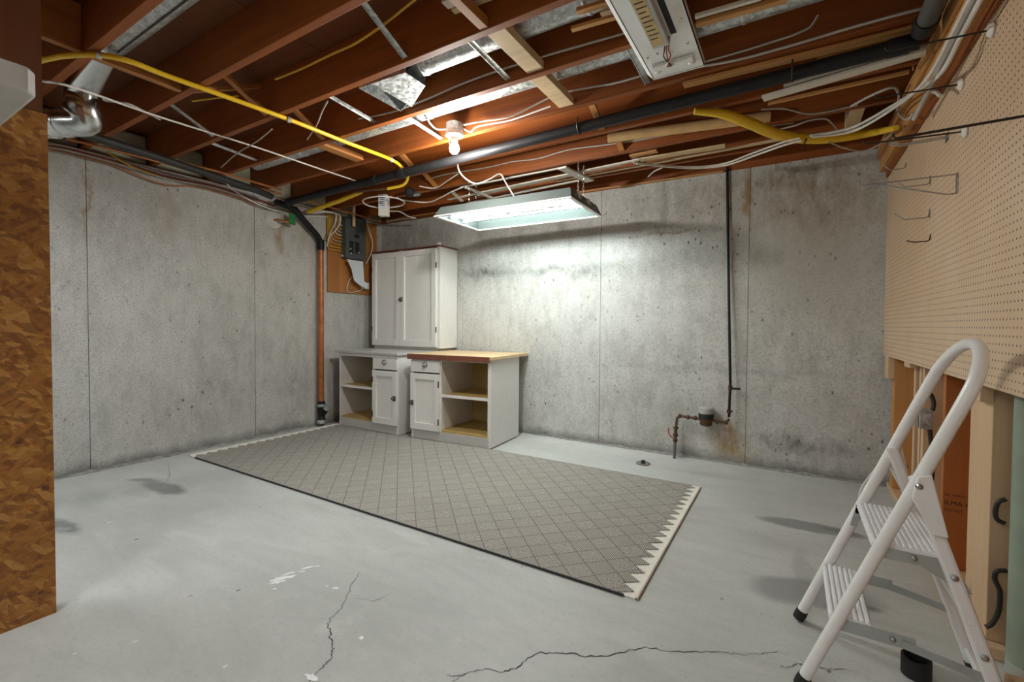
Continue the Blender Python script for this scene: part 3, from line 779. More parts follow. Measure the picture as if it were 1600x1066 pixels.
def jhook(px, py, ln, label, up=.035, plate=True, mat=STEEL):
    b = at(px, py, 'x', XP)
    t = thing('pegboard_hook', label, 'hook', b, 0, 'pegboard hooks')
    if plate: MB().box(b.x - .003, b.x, b.y - .008, b.y + .008, b.z - .004, b.z + .036).build('plate', mat, t, bevel=.001)
    p = [b + Vector((0, 0, .03)), b + Vector((-.004, 0, .004)), b + Vector((-.012, 0, -.002)), b + Vector((-ln * .7, 0, -.002)), b + Vector((-ln, 0, up))]
    MB().tube(p, .0028, 8).build('wire', mat, t, smooth=True)
jhook(1416, 262, .10, 'pale J-shaped wire hook highest beside the ceiling ledger', .03, False)
jhook(1454, 287, .13, 'steel J-shaped hook half hidden behind the wire bracket')
jhook(1453, 339, .13, 'steel J-shaped hook below the wire bracket', .03)
jhook(1454, 376, .085, 'small thin wire hook, lowest on the pegboard', .006, False, DROD)
b = at(1481, 214, 'x', XP)
t = thing('pegboard_hook', 'double-prong steel hook under the third rod hook', 'hook', b, 0, 'pegboard hooks')
MB().box(b.x - .004, b.x, b.y - .02, b.y + .02, b.z - .02, b.z + .016).build('plate', STEEL, t, bevel=.001)
for s in (-.012, .012):
    MB().tube([b + Vector((0, s, 0)), b + Vector((-.15, s, -.004)), b + Vector((-.18, s, .006)), b + Vector((-.19, s, .016))], .003, 8).build('prong', STEEL, t, smooth=True)
b = at(1497, 272, 'x', XP)
t = thing('pegboard_hook', 'triangular steel wire bracket projecting from the pegboard', 'hook', b, 0, 'pegboard hooks')
MB().box(b.x - .004, b.x, b.y - .010, b.y + .010, b.z - .075, b.z + .004).build('plate', STEEL, t, bevel=.001)
tipb = b + Vector((-.30, 0, .0))
MB().tube([b, tipb, tipb + Vector((-.012, 0, .004)), tipb + Vector((-.014, 0, .018))], .0028, 8).build('wire', STEEL, t, smooth=True)
MB().tube([b + Vector((0, 0, -.073)), b + Vector((-.03, 0, -.075)), b + Vector((-.22, 0, -.012)), b + Vector((-.25, 0, -.003)), tipb], .0028, 8).build('wire', STEEL, t, smooth=True)

# ---- green steel post
ps = thing('steel_post', 'green painted steel post standing beside the stud wall', 'post', (.655, 2.04, 0))
MB().lathe((.655, 2.04, .05), (0, 0, 1), [(.052, 0), (.052, 2.28)], 28).build('shaft', POST, ps, smooth=True)
MB().lathe((.655, 2.04, 0), (0, 0, 1), [(.056, 0), (.056, .006), (.0525, .008), (.0525, .05)], 28).build('bare_foot', POSTG, ps, smooth=True)
# ---- black pipe coupling on floor
c0 = at(1431, 1056, 'z', 0)
t = MB(); t.lathe(c0, (0, 0, 1), [(.034, 0), (.038, .002), (.038, .06), (.034, .062), (.031, .060), (.031, .004), (.005, .003)], 24)
tag(t.build('pipe_coupling', BLK, smooth=True), 'short black plastic pipe coupling standing on the floor by the ladder', 'pipe coupling')

# ---- shelf on the partition
zs = 1.70
c1 = at(62, 150, 'z', zs); c2 = at(0, 137, 'z', zs)
xe, ye = c1.x, c1.y
t = MB().prism([(-2.349, ye, zs), (xe - .03, ye, zs), (xe, ye - .02, zs), (xe, -.9, zs), (-2.349, -.9, zs)], (0, 0, .068))
tag(t.build('wall_shelf', SHELF, bevel=.008), 'thick pale grey shelf with clipped corner on the OSB partition', 'shelf')

# ================================================================= LIGHTS IN VIEW
# ---- bare bulb
bp = at(710, 233, 'y', 2.345)
t = thing('bulb_holder', 'glowing bare bulb in a white lampholder under the joists', 'lamp', bp)
zb = bp.z
MB().lathe((bp.x, bp.y, zb + .105), (0, 0, 1), [(.055, 0), (.055, .055), (.05, .06)], 20).build('octagon_box', GAL, t, smooth=True)
MB().lathe((bp.x, bp.y, zb + .048), (0, 0, 1), [(.022, 0), (.026, .025), (.058, .035), (.06, .056), (.05, .058)], 24).build('lampholder', WPLA, t, smooth=True)
MB().lathe((bp.x, bp.y, zb - .032), (0, 0, 1), [(.004, 0), (.018, .004), (.029, .018), (.033, .034), (.029, .052), (.019, .07), (.014, .085)], 20).build('glowing_bulb', BULB_M, t, smooth=True)
MB().tube([(bp.x - .035, bp.y - .02, zb + .09), (bp.x - .025, bp.y - .02, zb + .03)], .0025, 6).build('pull_chain', WPLA, t)
ldat = bpy.data.lights.new('bulb_light', 'POINT'); ldat.energy = BULB_W; ldat.color = (1, .97, .9); ldat.shadow_soft_size = .035
lo = bpy.data.objects.new('bulb_light', ldat); COL.objects.link(lo); lo.location = (bp.x, bp.y, zb - .075); lo.parent = t; lo.matrix_parent_inverse = mw(t).inverted()

# ---- fluorescent troffer, hung on chains
fc = (-1.905, 3.19, 1.972)
ft = thing('fluorescent_fixture', 'white two-tube fluorescent troffer glowing on chains below the joists', 'light fixture', fc, .03)
L2, W2, Hh = .60, .325, .085
def frame_ring(m, z0, z1, i):
    m.box(-L2, L2, -W2, -W2 + i, z0, z1); m.box(-L2, L2, W2 - i, W2, z0, z1)
    m.box(-L2, -L2 + i, -W2 + i, W2 - i, z0, z1); m.box(L2 - i, L2, -W2 + i, W2 - i, z0, z1)
m = MB(); frame_ring(m, 0, .008, .028); m.build('flange', FIXW, ft, local=True)
m = MB(); th = .004; a, b_ = L2 - .004, W2 - .004; a2, b2 = L2 - .03, W2 - .05
bot = [(-a, -b_, .008), (a, -b_, .008), (a, b_, .008), (-a, b_, .008)]; top = [(-a2, -b2, Hh), (a2, -b2, Hh), (a2, b2, Hh), (-a2, b2, Hh)]
m.add(bot + top + [(x * .992, y * .985, z) for x, y, z in bot] + [(x * .99, y * .98, z - .005) for x, y, z in top],
      [(4, 5, 6, 7)] + [(i, (i + 1) % 4, 4 + (i + 1) % 4, 4 + i) for i in range(4)] + [(15, 14, 13, 12)] + [(8 + (i + 1) % 4, 8 + i, 12 + i, 12 + (i + 1) % 4) for i in range(4)] + [(i, 8 + i, 8 + (i + 1) % 4, (i + 1) % 4) for i in range(4)])
m.build('housing', FIXR, ft, local=True, fix=False)
MB().prism([(-a2, -.07, Hh - .006), (-a2, -.045, Hh - .045), (-a2, .045, Hh - .045), (-a2, .07, Hh - .006)], (2 * a2, 0, 0)).build('ballast_cover', FIXW, ft, local=True)
for y in (-.13, .06):
    MB().tube([(-.545, y, .05), (.545, y, .05)], .019, 14).build('glowing_tube', TUBE_M, ft, local=True, smooth=True)
    for s in (-1, 1):
        MB().box(s * .57 - .014, s * .57 + .014, y - .018, y + .018, .022, .085).build('lamp_socket', FIXW, ft, local=True, bevel=.003)
MB().box(.02, .24, -.02, .02, .032, .058).build('ballast', FIXD, ft, local=True, bevel=.003)
for pts in ([(-.30, .0, .03), (-.22, .02, .05), (-.15, .01, .03), (-.05, .0, .045), (.02, 0, .045)], [(.24, 0, .045), (.34, .01, .035), (.42, .0, .05), (.5, -.01, .05)]):
    MB().tube(pts, .0035, 6, 6).build('loose_wire', DROD, ft, local=True, smooth=True)
for x in (-.38, -.13): MB().beam((x, .0, .028), (x + .02, .0, .058), .012, .006).build('clip', FIXD, ft, local=True)
for y in (-.2, -.1, .0, .1, .2): MB().lathe((L2 - .018 - .0, y, .05), (1, 0, 0), [(.008, 0), (.008, .004)], 8).build('knockout', FIXD, ft, local=True)
def chain(parent, p, q, n=None):
    p, q = Vector(p), Vector(q); d = q - p; n = n or max(3, int(d.length / .022)); m = MB()
    for i in range(n):
        c = p + d * ((i + .5) / n); ax = Vector((1, 0, 0)) if i % 2 else Vector((0, 1, 0)); h = d.length / n * .62
        ring = [c + ax * .006 * math.cos(k * PI / 4) + Vector((0, 0, h * math.sin(k * PI / 4))) for k in range(9)]
        m.tube(ring, .0014, 5, cap=False)
    return m.build('chain', STEEL, parent)
for x in (-.44, .54):
    q = Vector((fc[0] + x, fc[1] + .03 * x, fc[2] + Hh))
    for dy in (-.05, .05): chain(ft, q + Vector((0, dy, 0)), q + Vector((0, dy, JB - fc[2] - Hh - .03)))

# ---- second fixture fixed to joists
t = thing('ballast_fixture', 'unlit white metal fixture with open ballast fixed under the joists', 'light fixture', (-.475, 2.02, 2.33))
x0, x1, y0, y1, zf = -.60, -.365, 1.10, 2.295, 2.31
sh = MB(); sh.box(x0, x1, y0, y1, zf, zf + .004); sh.box(x0, x0 + .004, y0, y1, zf, zf + .028); sh.box(x1 - .004, x1, y0, y1, zf, zf + .028); sh.box(x0, x1, y1 - .004, y1, zf - .006, zf + .028)
sh.build('tray', FIXW, t)
MB().prism([(x0 - .028, y0, zf + .028), (x0, y0, zf), (x0 + .003, y0, zf + .003), (x0 - .02, y0, zf + .028)], (0, y1 - y0, 0)).build('side_flange', FIXW, t)
bx = MB().box(-.525, -.455, 1.56, 1.99, zf - .038, zf - .001).build('ballast', FIXD, t, bevel=.004)
MB().box(-.518, -.470, 1.64, 1.97, zf - .0395, zf - .0385).build('label_plate', TANL, bx)
for i in range(9):
    MB().box(-.512, -.512 + .034 + .006 * math.sin(i * 2.1), 1.67 + i * .03, 1.676 + i * .03, zf - .0402, zf - .0396).build('printed_line', INK, bx)
MB().box(-.448, -.425, 1.5, 1.98, zf - .002, zf + .001).build('dark_strip', BLK, t)  # black strip for the dark side beyond the ballast
MB().box(-.408, -.378, 1.82, 1.93, zf - .0012, zf - .0004).build('sticker', WPLA, t)
brk = MB(); brk.box(-.575, -.395, 2.165, 2.205, zf - .018, zf - .001); brk.lathe((-.56, 2.225, zf), (0, 0, -1), [(.018, 0), (.016, .012), (.008, .016)], 14); brk.lathe((-.41, 2.225, zf), (0, 0, -1), [(.018, 0), (.016, .012), (.008, .016)], 14)
brk.build('socket_bar', FIXW, t, bevel=.003)
for i, (cl, dx) in enumerate(((RCAB, 0), (RCAB, .008), (DROD, -.008), (WCAB, .014))):
    MB().tube([(-.46 + dx, 1.96, zf - .02), (-.475 + dx, 2.02, zf - .035), (-.485 + dx * 1.8, 2.08, zf - .03), (-.492 - dx, 2.15, zf - .035), (-.49 + dx, 2.18, zf - .02)], .0028, 6, 5).build('lead_wire', cl, t, smooth=True)
for p in ((-.575, 2.10), (-.40, 2.08), (-.53, 2.09), (-.39, 1.9)): MB().lathe((p[0], p[1], zf), (0, 0, -1), [(.006, 0), (.005, .003)], 10).build('screw', STEEL, t)

# ---- added fill lights behind the camera, shaped as troffers
for i, (x, y, rz) in enumerate(((-1.2, -1.0, 0), (-.7, -2.4, 0), (-3.4, -.3, PI / 2))):
    t = thing('fill_troffer', ('added fill-light panel under the joists just behind the viewer', 'added fill-light panel under the joists near the rear wall', 'added fill-light panel under the joists behind the OSB partition')[i], 'light fixture', (x, y, 2.22), rz)
    m = MB(); m.box(-.6, .6, -.3, -.285, 0, .1); m.box(-.6, .6, .285, .3, 0, .1); m.box(-.6, -.585, -.285, .285, 0, .1); m.box(.585, .6, -.285, .285, 0, .1); m.box(-.6, .6, -.3, .3, .1, .118)
    m.build('housing', FIXW, t, local=True)
    MB().box(-.584, .584, -.284, .284, .015, .02).build('fill_diffuser', FILL_M, t, local=True)

# ================================================================= PIPES AND DUCTS
def pipe(name, label, cat, pts, r, mat, n=14, sub=1, group=None):
    return tag(MB().tube(pts, r, n, sub).build(name, mat, smooth=True), label, cat, group)
def ring(parent, p, ax, r, ln, mat, name='coupling'):
    ax = Vector(ax).normalized()
    return MB().lathe(Vector(p) - ax * ln / 2, ax, [(r * .97, 0), (r, .004), (r, ln - .004), (r * .97, ln)], 18).build(name, mat, parent, smooth=True)
# long black pipe
zp = 2.262
A0, A1 = Vector((-4.0, 2.57, zp - .03)), Vector((.425, 2.475, zp + .005))
t = thing('drain_pipe', 'long black plastic drain pipe running below the joists across the room', 'pipe', A0)
MB().tube([A0, A1], .031, 18).build('pipe_run', ABS, t, smooth=True)
for f in (.0, .26, .33, .985): ring(t, A0.lerp(A1, f), A1 - A0, .037, .07, ABS)
for f in (.66, .9): 
    c = A0.lerp(A1, f); MB().tube([c + Vector((0, .034, .048)), c + Vector((0, .036, 0)), c + Vector((0, 0, -.036)), c + Vector((0, -.036, 0)), c + Vector((0, -.034, .048))], .004, 6, 4).build('strap', DROD, t, smooth=True)
# grey-black pipe along right wall
t = thing('drain_pipe', 'grey-black pipe running along the top of the pegboard wall', 'pipe', (.425, 2.4, zp))
MB().tube([(.425, 2.43, zp + .02), (.425, -2.6, zp + .035)], .034, 18).build('pipe_run', plain('abs_dusty', (.06, .058, .05), .6), t, smooth=True)
ring(t, (.425, 2.38, zp + .02), (0, 1, 0), .04, .08, ABS)
# pipe along left wall, falling to the copper stack
zq = 2.27
q = [at(60, 190, 'z', zq), at(140, 212, 'z', zq), at(250, 247, 'z', zq), at(400, 297, 'z', zq - .01), at(424, 307, 'z', zq - .015)]
t = thing('drain_pipe', 'black drain pipe slanting along the top of the left concrete wall', 'pipe', q[-1])
MB().tube(q, .028, 16).build('pipe_run', plain('abs_dusty2', (.022, .021, .02), .6), t, smooth=True)
t = thing('waste_stack', 'black elbow pipe dropping into a copper stack with cleanout in the corner', 'pipe', (-4.25, 3.1, 0))
sx, sy = -4.27, 3.085
e0 = at(462, 330, 'x', -4.24); e1 = Vector((sx, sy, 1.99)); e2 = Vector((sx, sy, 1.90))
MB().tube([at(432, 316, 'x', -4.15), at(450, 322, 'x', -4.2), e0, e0.lerp(e1, .85), e1 - Vector((0, .005, .02)), e2], .030, 16).build('elbow_pipe', ABS, t, smooth=True)
ring(t, (sx, sy, 1.93), (0, 0, 1), .037, .11, ABS); ring(t, e0, e1 - e0, .036, .06, ABS)
MB().tube([(sx, sy, .24), (sx, sy, 1.9)], .029, 18).build('copper_pipe', COP, t, smooth=True)
cl = MB().lathe((sx, sy, .02), (0, 0, 1), [(.036, 0), (.042, .01), (.042, .06), (.034, .07), (.034, .12), (.04, .14), (.04, .22), (.036, .25)], 18).build('cleanout', ABS, t, smooth=True)
MB().tube([(sx, sy, .12), (sx + .07, sy + .015, .2)], .034, 16).build('cleanout_arm', ABS, cl, smooth=True)
ring(cl, (sx + .075, sy + .016, .205), (.07, .015, .08), .039, .03, GAL, 'cleanout_cap'); ring(cl, (sx, sy, .225), (0, 0, 1), .041, .03, GAL, 'clamp'); ring(cl, (sx, sy, .05), (0, 0, 1), .044, .04, GAL, 'clamp')
# copper lines
for i, (dy, lab) in enumerate(((0, 'upper thin copper water line above the left wall'), (9, 'lower thin copper water line above the left wall'))):
    pipe('copper_line', lab, 'pipe', [at(104, 208 + dy, 'z', 2.322), at(165, 222 + dy, 'z', 2.322), at(260, 247 + dy, 'z', 2.322), at(340, 268 + dy, 'z', 2.322), at(440, 297 + dy * .7, 'z', 2.322)], .009, COP, 8, group='copper lines above the left wall')
pipe('copper_line', 'thin copper line crossing the corner in front of the grey electrical panel', 'pipe', [at(470, 310, 'z', 2.29), at(520, 325, 'z', 2.29), at(590, 345, 'z', 2.29)], .008, COP, 8)
# yellow gas line with straps
yg = [(40, 102), (70, 93), (105, 87), (155, 86), (200, 95), (260, 118), (350, 150), (452, 187), (540, 222), (610, 249)]
P = pz(yg, 2.325)
t = thing('gas_line', 'thin yellow gas line looping across the joists to the corner', 'pipe', P[-1])
P += [at(628, 262, 'z', 2.322), at(637, 275, 'z', 2.30), at(630, 289, 'z', 2.26), at(606, 295, 'z', 2.25)]
MB().tube(P, .0125, 10, 6).build('yellow_tube', YGAS, t, smooth=True)
for x, y in ((155, 86), (452, 187), (612, 250)): 
    c = at(x, y, 'z', 2.322); MB().lathe(c - Vector((.012, .02, 0)) * .4, (.3, .95, 0), [(.017, 0), (.017, .018)], 12).build('clip', GAL, t)
pf = at(580, 297, 'z', 2.24); MB().tube([P[-1], pf, at(555, 300, 'z', 2.25)], .012, 8).build('brass_fitting', BRS, t, smooth=True)
pipe('gas_line', 'stout yellow gas pipe slanting below the drain pipe in the corner', 'pipe', [at(565, 300, 'z', 2.255), at(530, 314, 'z', 2.245), at(482, 331, 'z', 2.22)], [.016, .02, .022], YGAS)
yh = [(1085, 176), (1130, 178), (1170, 192), (1215, 210), (1265, 217), (1310, 215), (1360, 208), (1400, 200)]
t = thing('yellow_hose', 'thick yellow hose sagging below the joists at the pegboard end', 'hose', at(1265, 217, 'z', 2.27))
rr = [.018, .026, .03, .032, .031, .028, .022, .014]
hp_ = pzc(yh, 2.285, .44); hp_[0] = at(1085, 174, 'z', 2.318); hp_[1] = at(1130, 178, 'z', 2.305); Q = smooth_path(hp_, 6); RR = []
for i in range(len(Q)):
    f = i / (len(Q) - 1) * 7; a = min(int(f), 6); RR.append(rr[a] + (rr[a + 1] - rr[a]) * (f - a))
MB().tube(Q, RR, 14).build('hose_run', YGAS, t, smooth=True)
MB().tube([at(1263, 210, 'z', 2.32), at(1259, 220, 'z', 2.25), at(1254, 229, 'z', 2.25)], .004, 6).build('tie', BLK, t)
# ducts in the joist bays
def duct(label, x0, x1, y, z, r, seams=()):
    t = thing('round_duct', label, 'duct', (x0, y, z))
    MB().tube([(x0, y, z), (x1, y, z)], r, 26).build('duct_run', GAL, t, smooth=True)
    for x in seams: ring(t, (x, y, z), (1, 0, 0), r + .004, .02, GAL, 'seam_collar')
    return t
tb = duct('galvanised round duct ending in a boot above the joists', -1.70, .3, 1.815, 2.487, .078, (-1.66, -.75))
bo = MB(); T3 = Vector((0, 0, .003))
bo.prism([(-1.69, 1.71, 2.372), (-1.89, 1.672, 2.352), (-1.89, 1.967, 2.352), (-1.69, 1.86, 2.372)], T3)
bo.prism([(-1.69, 1.71, 2.372), (-1.98, 1.668, 2.35), (-1.98, 1.668, 2.56), (-1.69, 1.71, 2.54)], (0, .003, 0))
bo.prism([(-1.69, 1.86, 2.372), (-1.98, 1.970, 2.35), (-1.98, 1.970, 2.56), (-1.69, 1.86, 2.54)], (0, -.003, 0))
bo.box(-1.983, -1.98, 1.668, 1.970, 2.35, 2.56); bo.prism([(-1.69, 1.71, 2.54), (-1.98, 1.668, 2.56), (-1.98, 1.970, 2.56), (-1.69, 1.86, 2.54)], T3)
bo.build('boot', GAL, tb)
MB().box(-1.978, -1.80, 1.675, 1.98, 2.545, 2.55).build('boot_shade', BLK, tb)  # black sheet standing in for the shade inside the boot
duct('long galvanised round duct in the bay beside the bare bulb', -3.95, .5, 2.225, 2.489, .075, (-3.3, -2.0, -.95, -.2, .18))
ta = thing('round_duct', 'galvanised duct with shiny elbow turning beside the OSB partition', 'duct', (-2.9, .97, 2.3))
MB().tube([(-2.85, .902, 2.475), (.3, .902, 2.475)], .072, 26).build('duct_run', GAL, ta, smooth=True)
MB().beam((-2.8, .91, 2.402), (.3, .91, 2.402), .006, .006).build('seam', DROD, ta)
e0 = at(128, 132, 'z', 2.40); e1 = at(130, 165, 'z', 2.28); e2 = at(118, 191, 'z', 2.20); e3 = at(60, 196, 'z', 2.20)
MB().tube([(-2.8, .902, 2.475), (-2.92, .904, 2.47), e0.lerp(e1, .3), e1, e1.lerp(e2, .75) + Vector((.02, .03, -.01)), e2.lerp(e3, .2), e3, e3 + (e3 - e2)], .072, 24, 4).build('elbow', SHINY, ta, smooth=True)
for f in (.3, .62): 
    c = e2.lerp(e3, f); ring(ta, c, e3 - e2, .077, .012, SHINY, 'seam_collar')
c = e1.lerp(e2, .4); ring(ta, c, e2 - e1, .08, .014, SHINY, 'seam_collar')

# ---- water meter on back wall
yw = YB - .06
t = thing('water_meter', 'brass water meter on a pipe run low on the back wall', 'water meter', (-.6, yw, 0))
B = lambda x, y: at(x, y, 'y', yw)
f0 = at(1051, 719, 'z', 0); f0.y = yw - .03
p1 = B(1056, 668)
MB().tube([f0, f0.lerp(p1, .55)], .012, 12).build('riser', plain('lead_pipe', (.12, .11, .1), .6), t, smooth=True)
v = MB(); v.tube([f0.lerp(p1, .5), p1], .013, 12); d = (p1 - f0).normalized()
for k in (.55, .72, .95): v.lathe(f0.lerp(p1, k), d, [(.018, 0), (.021, .008), (.018, .02)], 12)
v.build('shutoff_valve', BRS, t, smooth=True)
h0 = f0.lerp(p1, .66)
MB().tube([h0, B(1049, 682) + Vector((0, -.02, 0)), B(1046, 676) + Vector((0, -.03, 0)), B(1046, 668) + Vector((0, -.03, 0))], .005, 8).build('valve_handle', REDP, t, smooth=True)
m = MB(); m.tube([p1, B(1058, 653), B(1063, 650), B(1100, 656), B(1136, 660), B(1139, 655)], .0105, 12)
for x, y in ((1062, 650), (1075, 652), (1086, 653), (1120, 659), (1135, 660)): m.lathe(B(x, y) - Vector((.01, 0, 0)), (1, 0, -.08), [(.014, 0), (.018, .004), (.018, .018), (.014, .022)], 12)
m.build('copper_run', BRS, t, smooth=True)
mc = B(1103, 655)
MB().lathe(mc + Vector((0, 0, -.055)), (0, 0, 1), [(.03, 0), (.045, .01), (.045, .035), (.055, .05), (.052, .07)], 20).build('meter_body', BRS, t, smooth=True)
MB().lathe(mc + Vector((0, 0, .0)), (0, 0, 1), [(.05, 0), (.056, .01), (.056, .045), (.05, .052)], 20).build('register_ring', BLK, t, smooth=True)
MB().lathe(mc + Vector((0, 0, .045)), (0, 0, 1), [(.054, 0), (.058, .02), (.056, .045), (.045, .055)], 20).build('register', plain('register_grey', (.4, .4, .38), .4), t, smooth=True)
vp = thing('water_pipe', 'dark upright water pipe on the back wall above the meter', 'pipe', B(1139, 655))
MB().tube([B(1139, 652), B(1141, 600), Vector((B(1137, 400).x, YB - .02, B(1137, 400).z)), Vector((B(1135, 262).x, YB - .02, 2.36))], .010, 12).build('pipe_run', ABS, vp, smooth=True)
MB().tube([B(1141, 607), B(1157, 608)], .008, 10).build('stub', ABS, vp, smooth=True)
ring(vp, B(1141, 606), (0, 0, 1), .015, .04, BRS); ring(vp, B(1139, 643), (0, 0, 1), .015, .03, BRS)
MB().tube([B(1135, 643), B(1145, 643)], .006, 8).build('clamp', BRS, vp)
# floor cleanout
c0 = at(1005, 725, 'z', 0)
t = thing('floor_drain', 'small round metal cleanout cap on the floor beside the rug', 'drain cap', c0)
MB().lathe(c0, (0, 0, 1), [(.058, 0), (.056, .008), (.02, .012)], 22).build('cap', STEEL, t, smooth=True)
MB().box(c0.x - .014, c0.x + .014, c0.y - .014, c0.y + .014, .010, .028).build('nut', DROD, t, bevel=.002)
# hose tap through left wall with green tag
tp = at(428, 344, 'x', XL)
t = thing('wall_tap', 'capped water pipe with green tag coming through the left wall', 'tap', tp)
MB().lathe(tp - Vector((.002, 0, 0)), (1, 0, 0), [(.085, 0), (.075, .006), (.02, .01)], 20).build('patch', plain('patch_grey', (.5, .5, .47), .9), t, smooth=True)
p2 = at(455, 346, 'x', XL + .10)
MB().tube([tp, tp + Vector((.06, .01, 0)), at(446, 347, 'x', XL + .1), p2], .011, 10).build('pipe_stub', COP, t, smooth=True)
g0 = at(453, 333, 'x', XL + .13); g1 = at(462, 352, 'x', XL + .13)
MB().box(XL + .12, XL + .128, g0.y, g1.y, g1.z, g0.z).build('tag', GREENP, t, bevel=.001)

# ================================================================= ELECTRICAL
bk = tag(MB().box(XL + .001, XL + .019, 3.21, 3.90, 1.445, 2.31).build('backer_board', PLYB), 'orange plywood backer board for the electrical panel on the left wall', 'board')
ep = thing('electrical_panel', 'dark grey electrical breaker panel mounted on the plywood backer board', 'breaker panel', (XL + .02, 3.6, 1.84))
XF = XL + .115
a = at(541, 345, 'x', XF); b = at(571, 413, 'x', XF)
MB().box(XL + .02, XF - .004, a.y, b.y, 1.835, 2.29).build('box', PANEL, ep, bevel=.003)
MB().box(XF - .004, XF, a.y - .006, b.y + .006, 1.83, 2.295).build('cover', PANEL, ep, bevel=.002)
Yq = lambda x, y: at(x, y, 'x', XF)
for x0_, y0_, x1_, y1_ in ((546, 376, 552, 397), (555, 378, 561, 397), (554, 366, 561, 373)):
    p, q_ = Yq(x0_, y0_), Yq(x1_, y1_)
    bb = MB().box(XF, XF + .006, p.y, q_.y, q_.z, p.z).build('breaker_bank', BLK, ep, bevel=.001)
for x_, y_ in ((547, 389), (548, 396), (560, 395)):
    p = Yq(x_, y_); MB().box(XF + .006, XF + .012, p.y - .008, p.y + .008, p.z - .006, p.z + .006).build('breaker_lever', WPLA, ep)
p = Yq(534, 411); MB().lathe((XL + .05, a.y, 1.858), (0, -1, 0), [(.014, 0), (.014, .01)], 12).build('knockout_cap', WPLA, ep)
sp = [at(x, y, 'x', XF + .012) for x, y in ((542, 405), (567, 409), (569, 440), (576, 444), (574, 452), (562, 446), (553, 438), (549, 420))]
tag(MB().prism(sp, (.002, 0, 0)).build('paper_sheet', PAPER), 'white paper sheet hanging from the bottom of the electrical panel', 'paper')
o_ = thing('wall_outlet', 'small white outlet box on the plywood backer below the panel', 'outlet', (XL + .02, 3.83, 1.5))
p = at(570, 447, 'x', XL + .04); MB().box(XL + .02, XL + .06, p.y - .04, p.y + .05, p.z - .04, p.z + .04).build('plate', WPLA, o_, bevel=.004)
MB().box(XL + .06, XL + .064, p.y - .01, p.y + .01, p.z - .015, p.z + .015).build('socket', BLK, o_)
st = thing('wood_stick', 'pale wooden stick hanging in front of the electrical panel', 'stick', at(553, 340, 'x', XF + .06))
sq = at(553, 354, 'x', XF + .06); MB().beam(Vector((sq.x, sq.y, JT - .001)), sq, .03, .012, (1, 0, 0)).build('stick_body', PALZ, st)

cab_n = [0]
def cable(label, pts, r=.0045, mat=WCAB, sub=6, group='loose cables among the joists'):
    return tag(MB().tube(pts, r, 7, sub).build('cable', mat, smooth=True), label, 'cable', group)
X = lambda x, L: [at(a_, b_, 'x', x) for a_, b_ in L]
# cables down both sides of the panel
KIND = {WCAB: 'white', YCAB: 'yellow', GCAB: 'grey'}
for i in range(9):
    yl = a.y - .035 - .019 * i; zl = 2.19 - .036 * i; m_ = (WCAB, YCAB, GCAB)[i % 3] if i < 6 else YCAB
    cable('%s cable looping into the panel side, %s from the top' % (KIND[m_], ('first', 'second', 'third', 'fourth', 'fifth', 'sixth', 'seventh', 'eighth', 'last')[i]),
          [(XL + .05, yl, 2.31), (XL + .05, yl, zl + .09), (XL + .05, yl + .003, zl + .03), (XL + .05, yl + .02, zl + .004), (XL + .05, a.y - .018, zl), (XL + .05, a.y - .007, zl)], .005, m_, 5, '%s cables at the electrical panel' % KIND[m_])
cable('white cable arching from the corner over the panel and down its right side', X(XF + .02, [(585, 334), (579, 338), (574, 345), (576, 358), (582, 378), (580, 395), (572, 412)]), .0055)
cable('white cable bending past the top left of the panel', X(XF + .02, [(478, 328), (505, 330), (522, 333), (526, 342), (520, 356), (514, 368)]), .006)
cable('second white cable bending past the top left of the panel', X(XF + .055, [(480, 332), (515, 332), (530, 336), (532, 346), (526, 358), (515, 370), (511, 385)]), .006)
cable('white cable hooking below the panel paper to the outlet', X(XL + .04, [(552, 430), (545, 440), (542, 452), (546, 457), (560, 455), (570, 450)]), .005)
cable('white cable drooping along the wall top to the panel', [at(345, 268, 'x', -4.2), at(350, 282, 'x', -4.225), at(372, 302, 'x', -4.235), at(410, 322, 'x', -4.25), at(448, 333, 'x', -4.325), at(490, 338, 'x', -4.332), at(512, 339, 'x', -4.31)], .006)
# cables along the left wall top
for i, (lab, m_, dy) in enumerate((('red cable clipped along the top of the left wall', RCAB, 0), ('white cable clipped along the top of the left wall', WCAB, 3), ('grey cable clipped along the top of the left wall', GCAB, -3), ('copper-coloured cable sagging along the left wall top', COP, 7))):
    sg = 6 if i == 3 else 0
    cable(lab, [at(x_, y_ + dy, 'x', XL + .02 + .006 * i) for x_, y_ in ((60, 225), (100, 231), (140, 241), (180, 252), (225, 265 + sg), (260, 276 + sg), (300, 284), (335, 291), (380, 305), (430, 322))], .006, m_)
cable('yellow wire dropping onto the top of the left wall', [at(168, 236, 'x', XL + .075), at(180, 246, 'x', XL + .07), at(210, 262, 'x', XL + .066), at(245, 274, 'x', XL + .062)], .006, YCAB)
cable('taut white cable crossing the joist undersides from the partition to the drain pipe', pz([(40, 122), (66, 127), (120, 138)], 2.14) + pz([(250, 183), (400, 230), (500, 264), (560, 284)], 2.325), .0055)
cable('slack white cable sagging behind the shiny duct elbow', pz([(160, 155), (168, 158), (185, 160), (205, 164), (250, 187)], 2.325), .005, GCAB)
cable('orange-yellow cable running through the second joist bay', [at(650, -2, 'z', 2.475), at(600, 38, 'z', 2.475), at(555, 68, 'z', 2.475), at(520, 84, 'z', 2.475), at(470, 108, 'z', 2.475), at(430, 124, 'z', 2.475)], .006, YCAB)
cable('second yellow cable stub between the joists on the left', [at(300, 158, 'z', 2.4), at(340, 153, 'z', 2.42), at(372, 150, 'z', 2.43)], .005, YCAB)
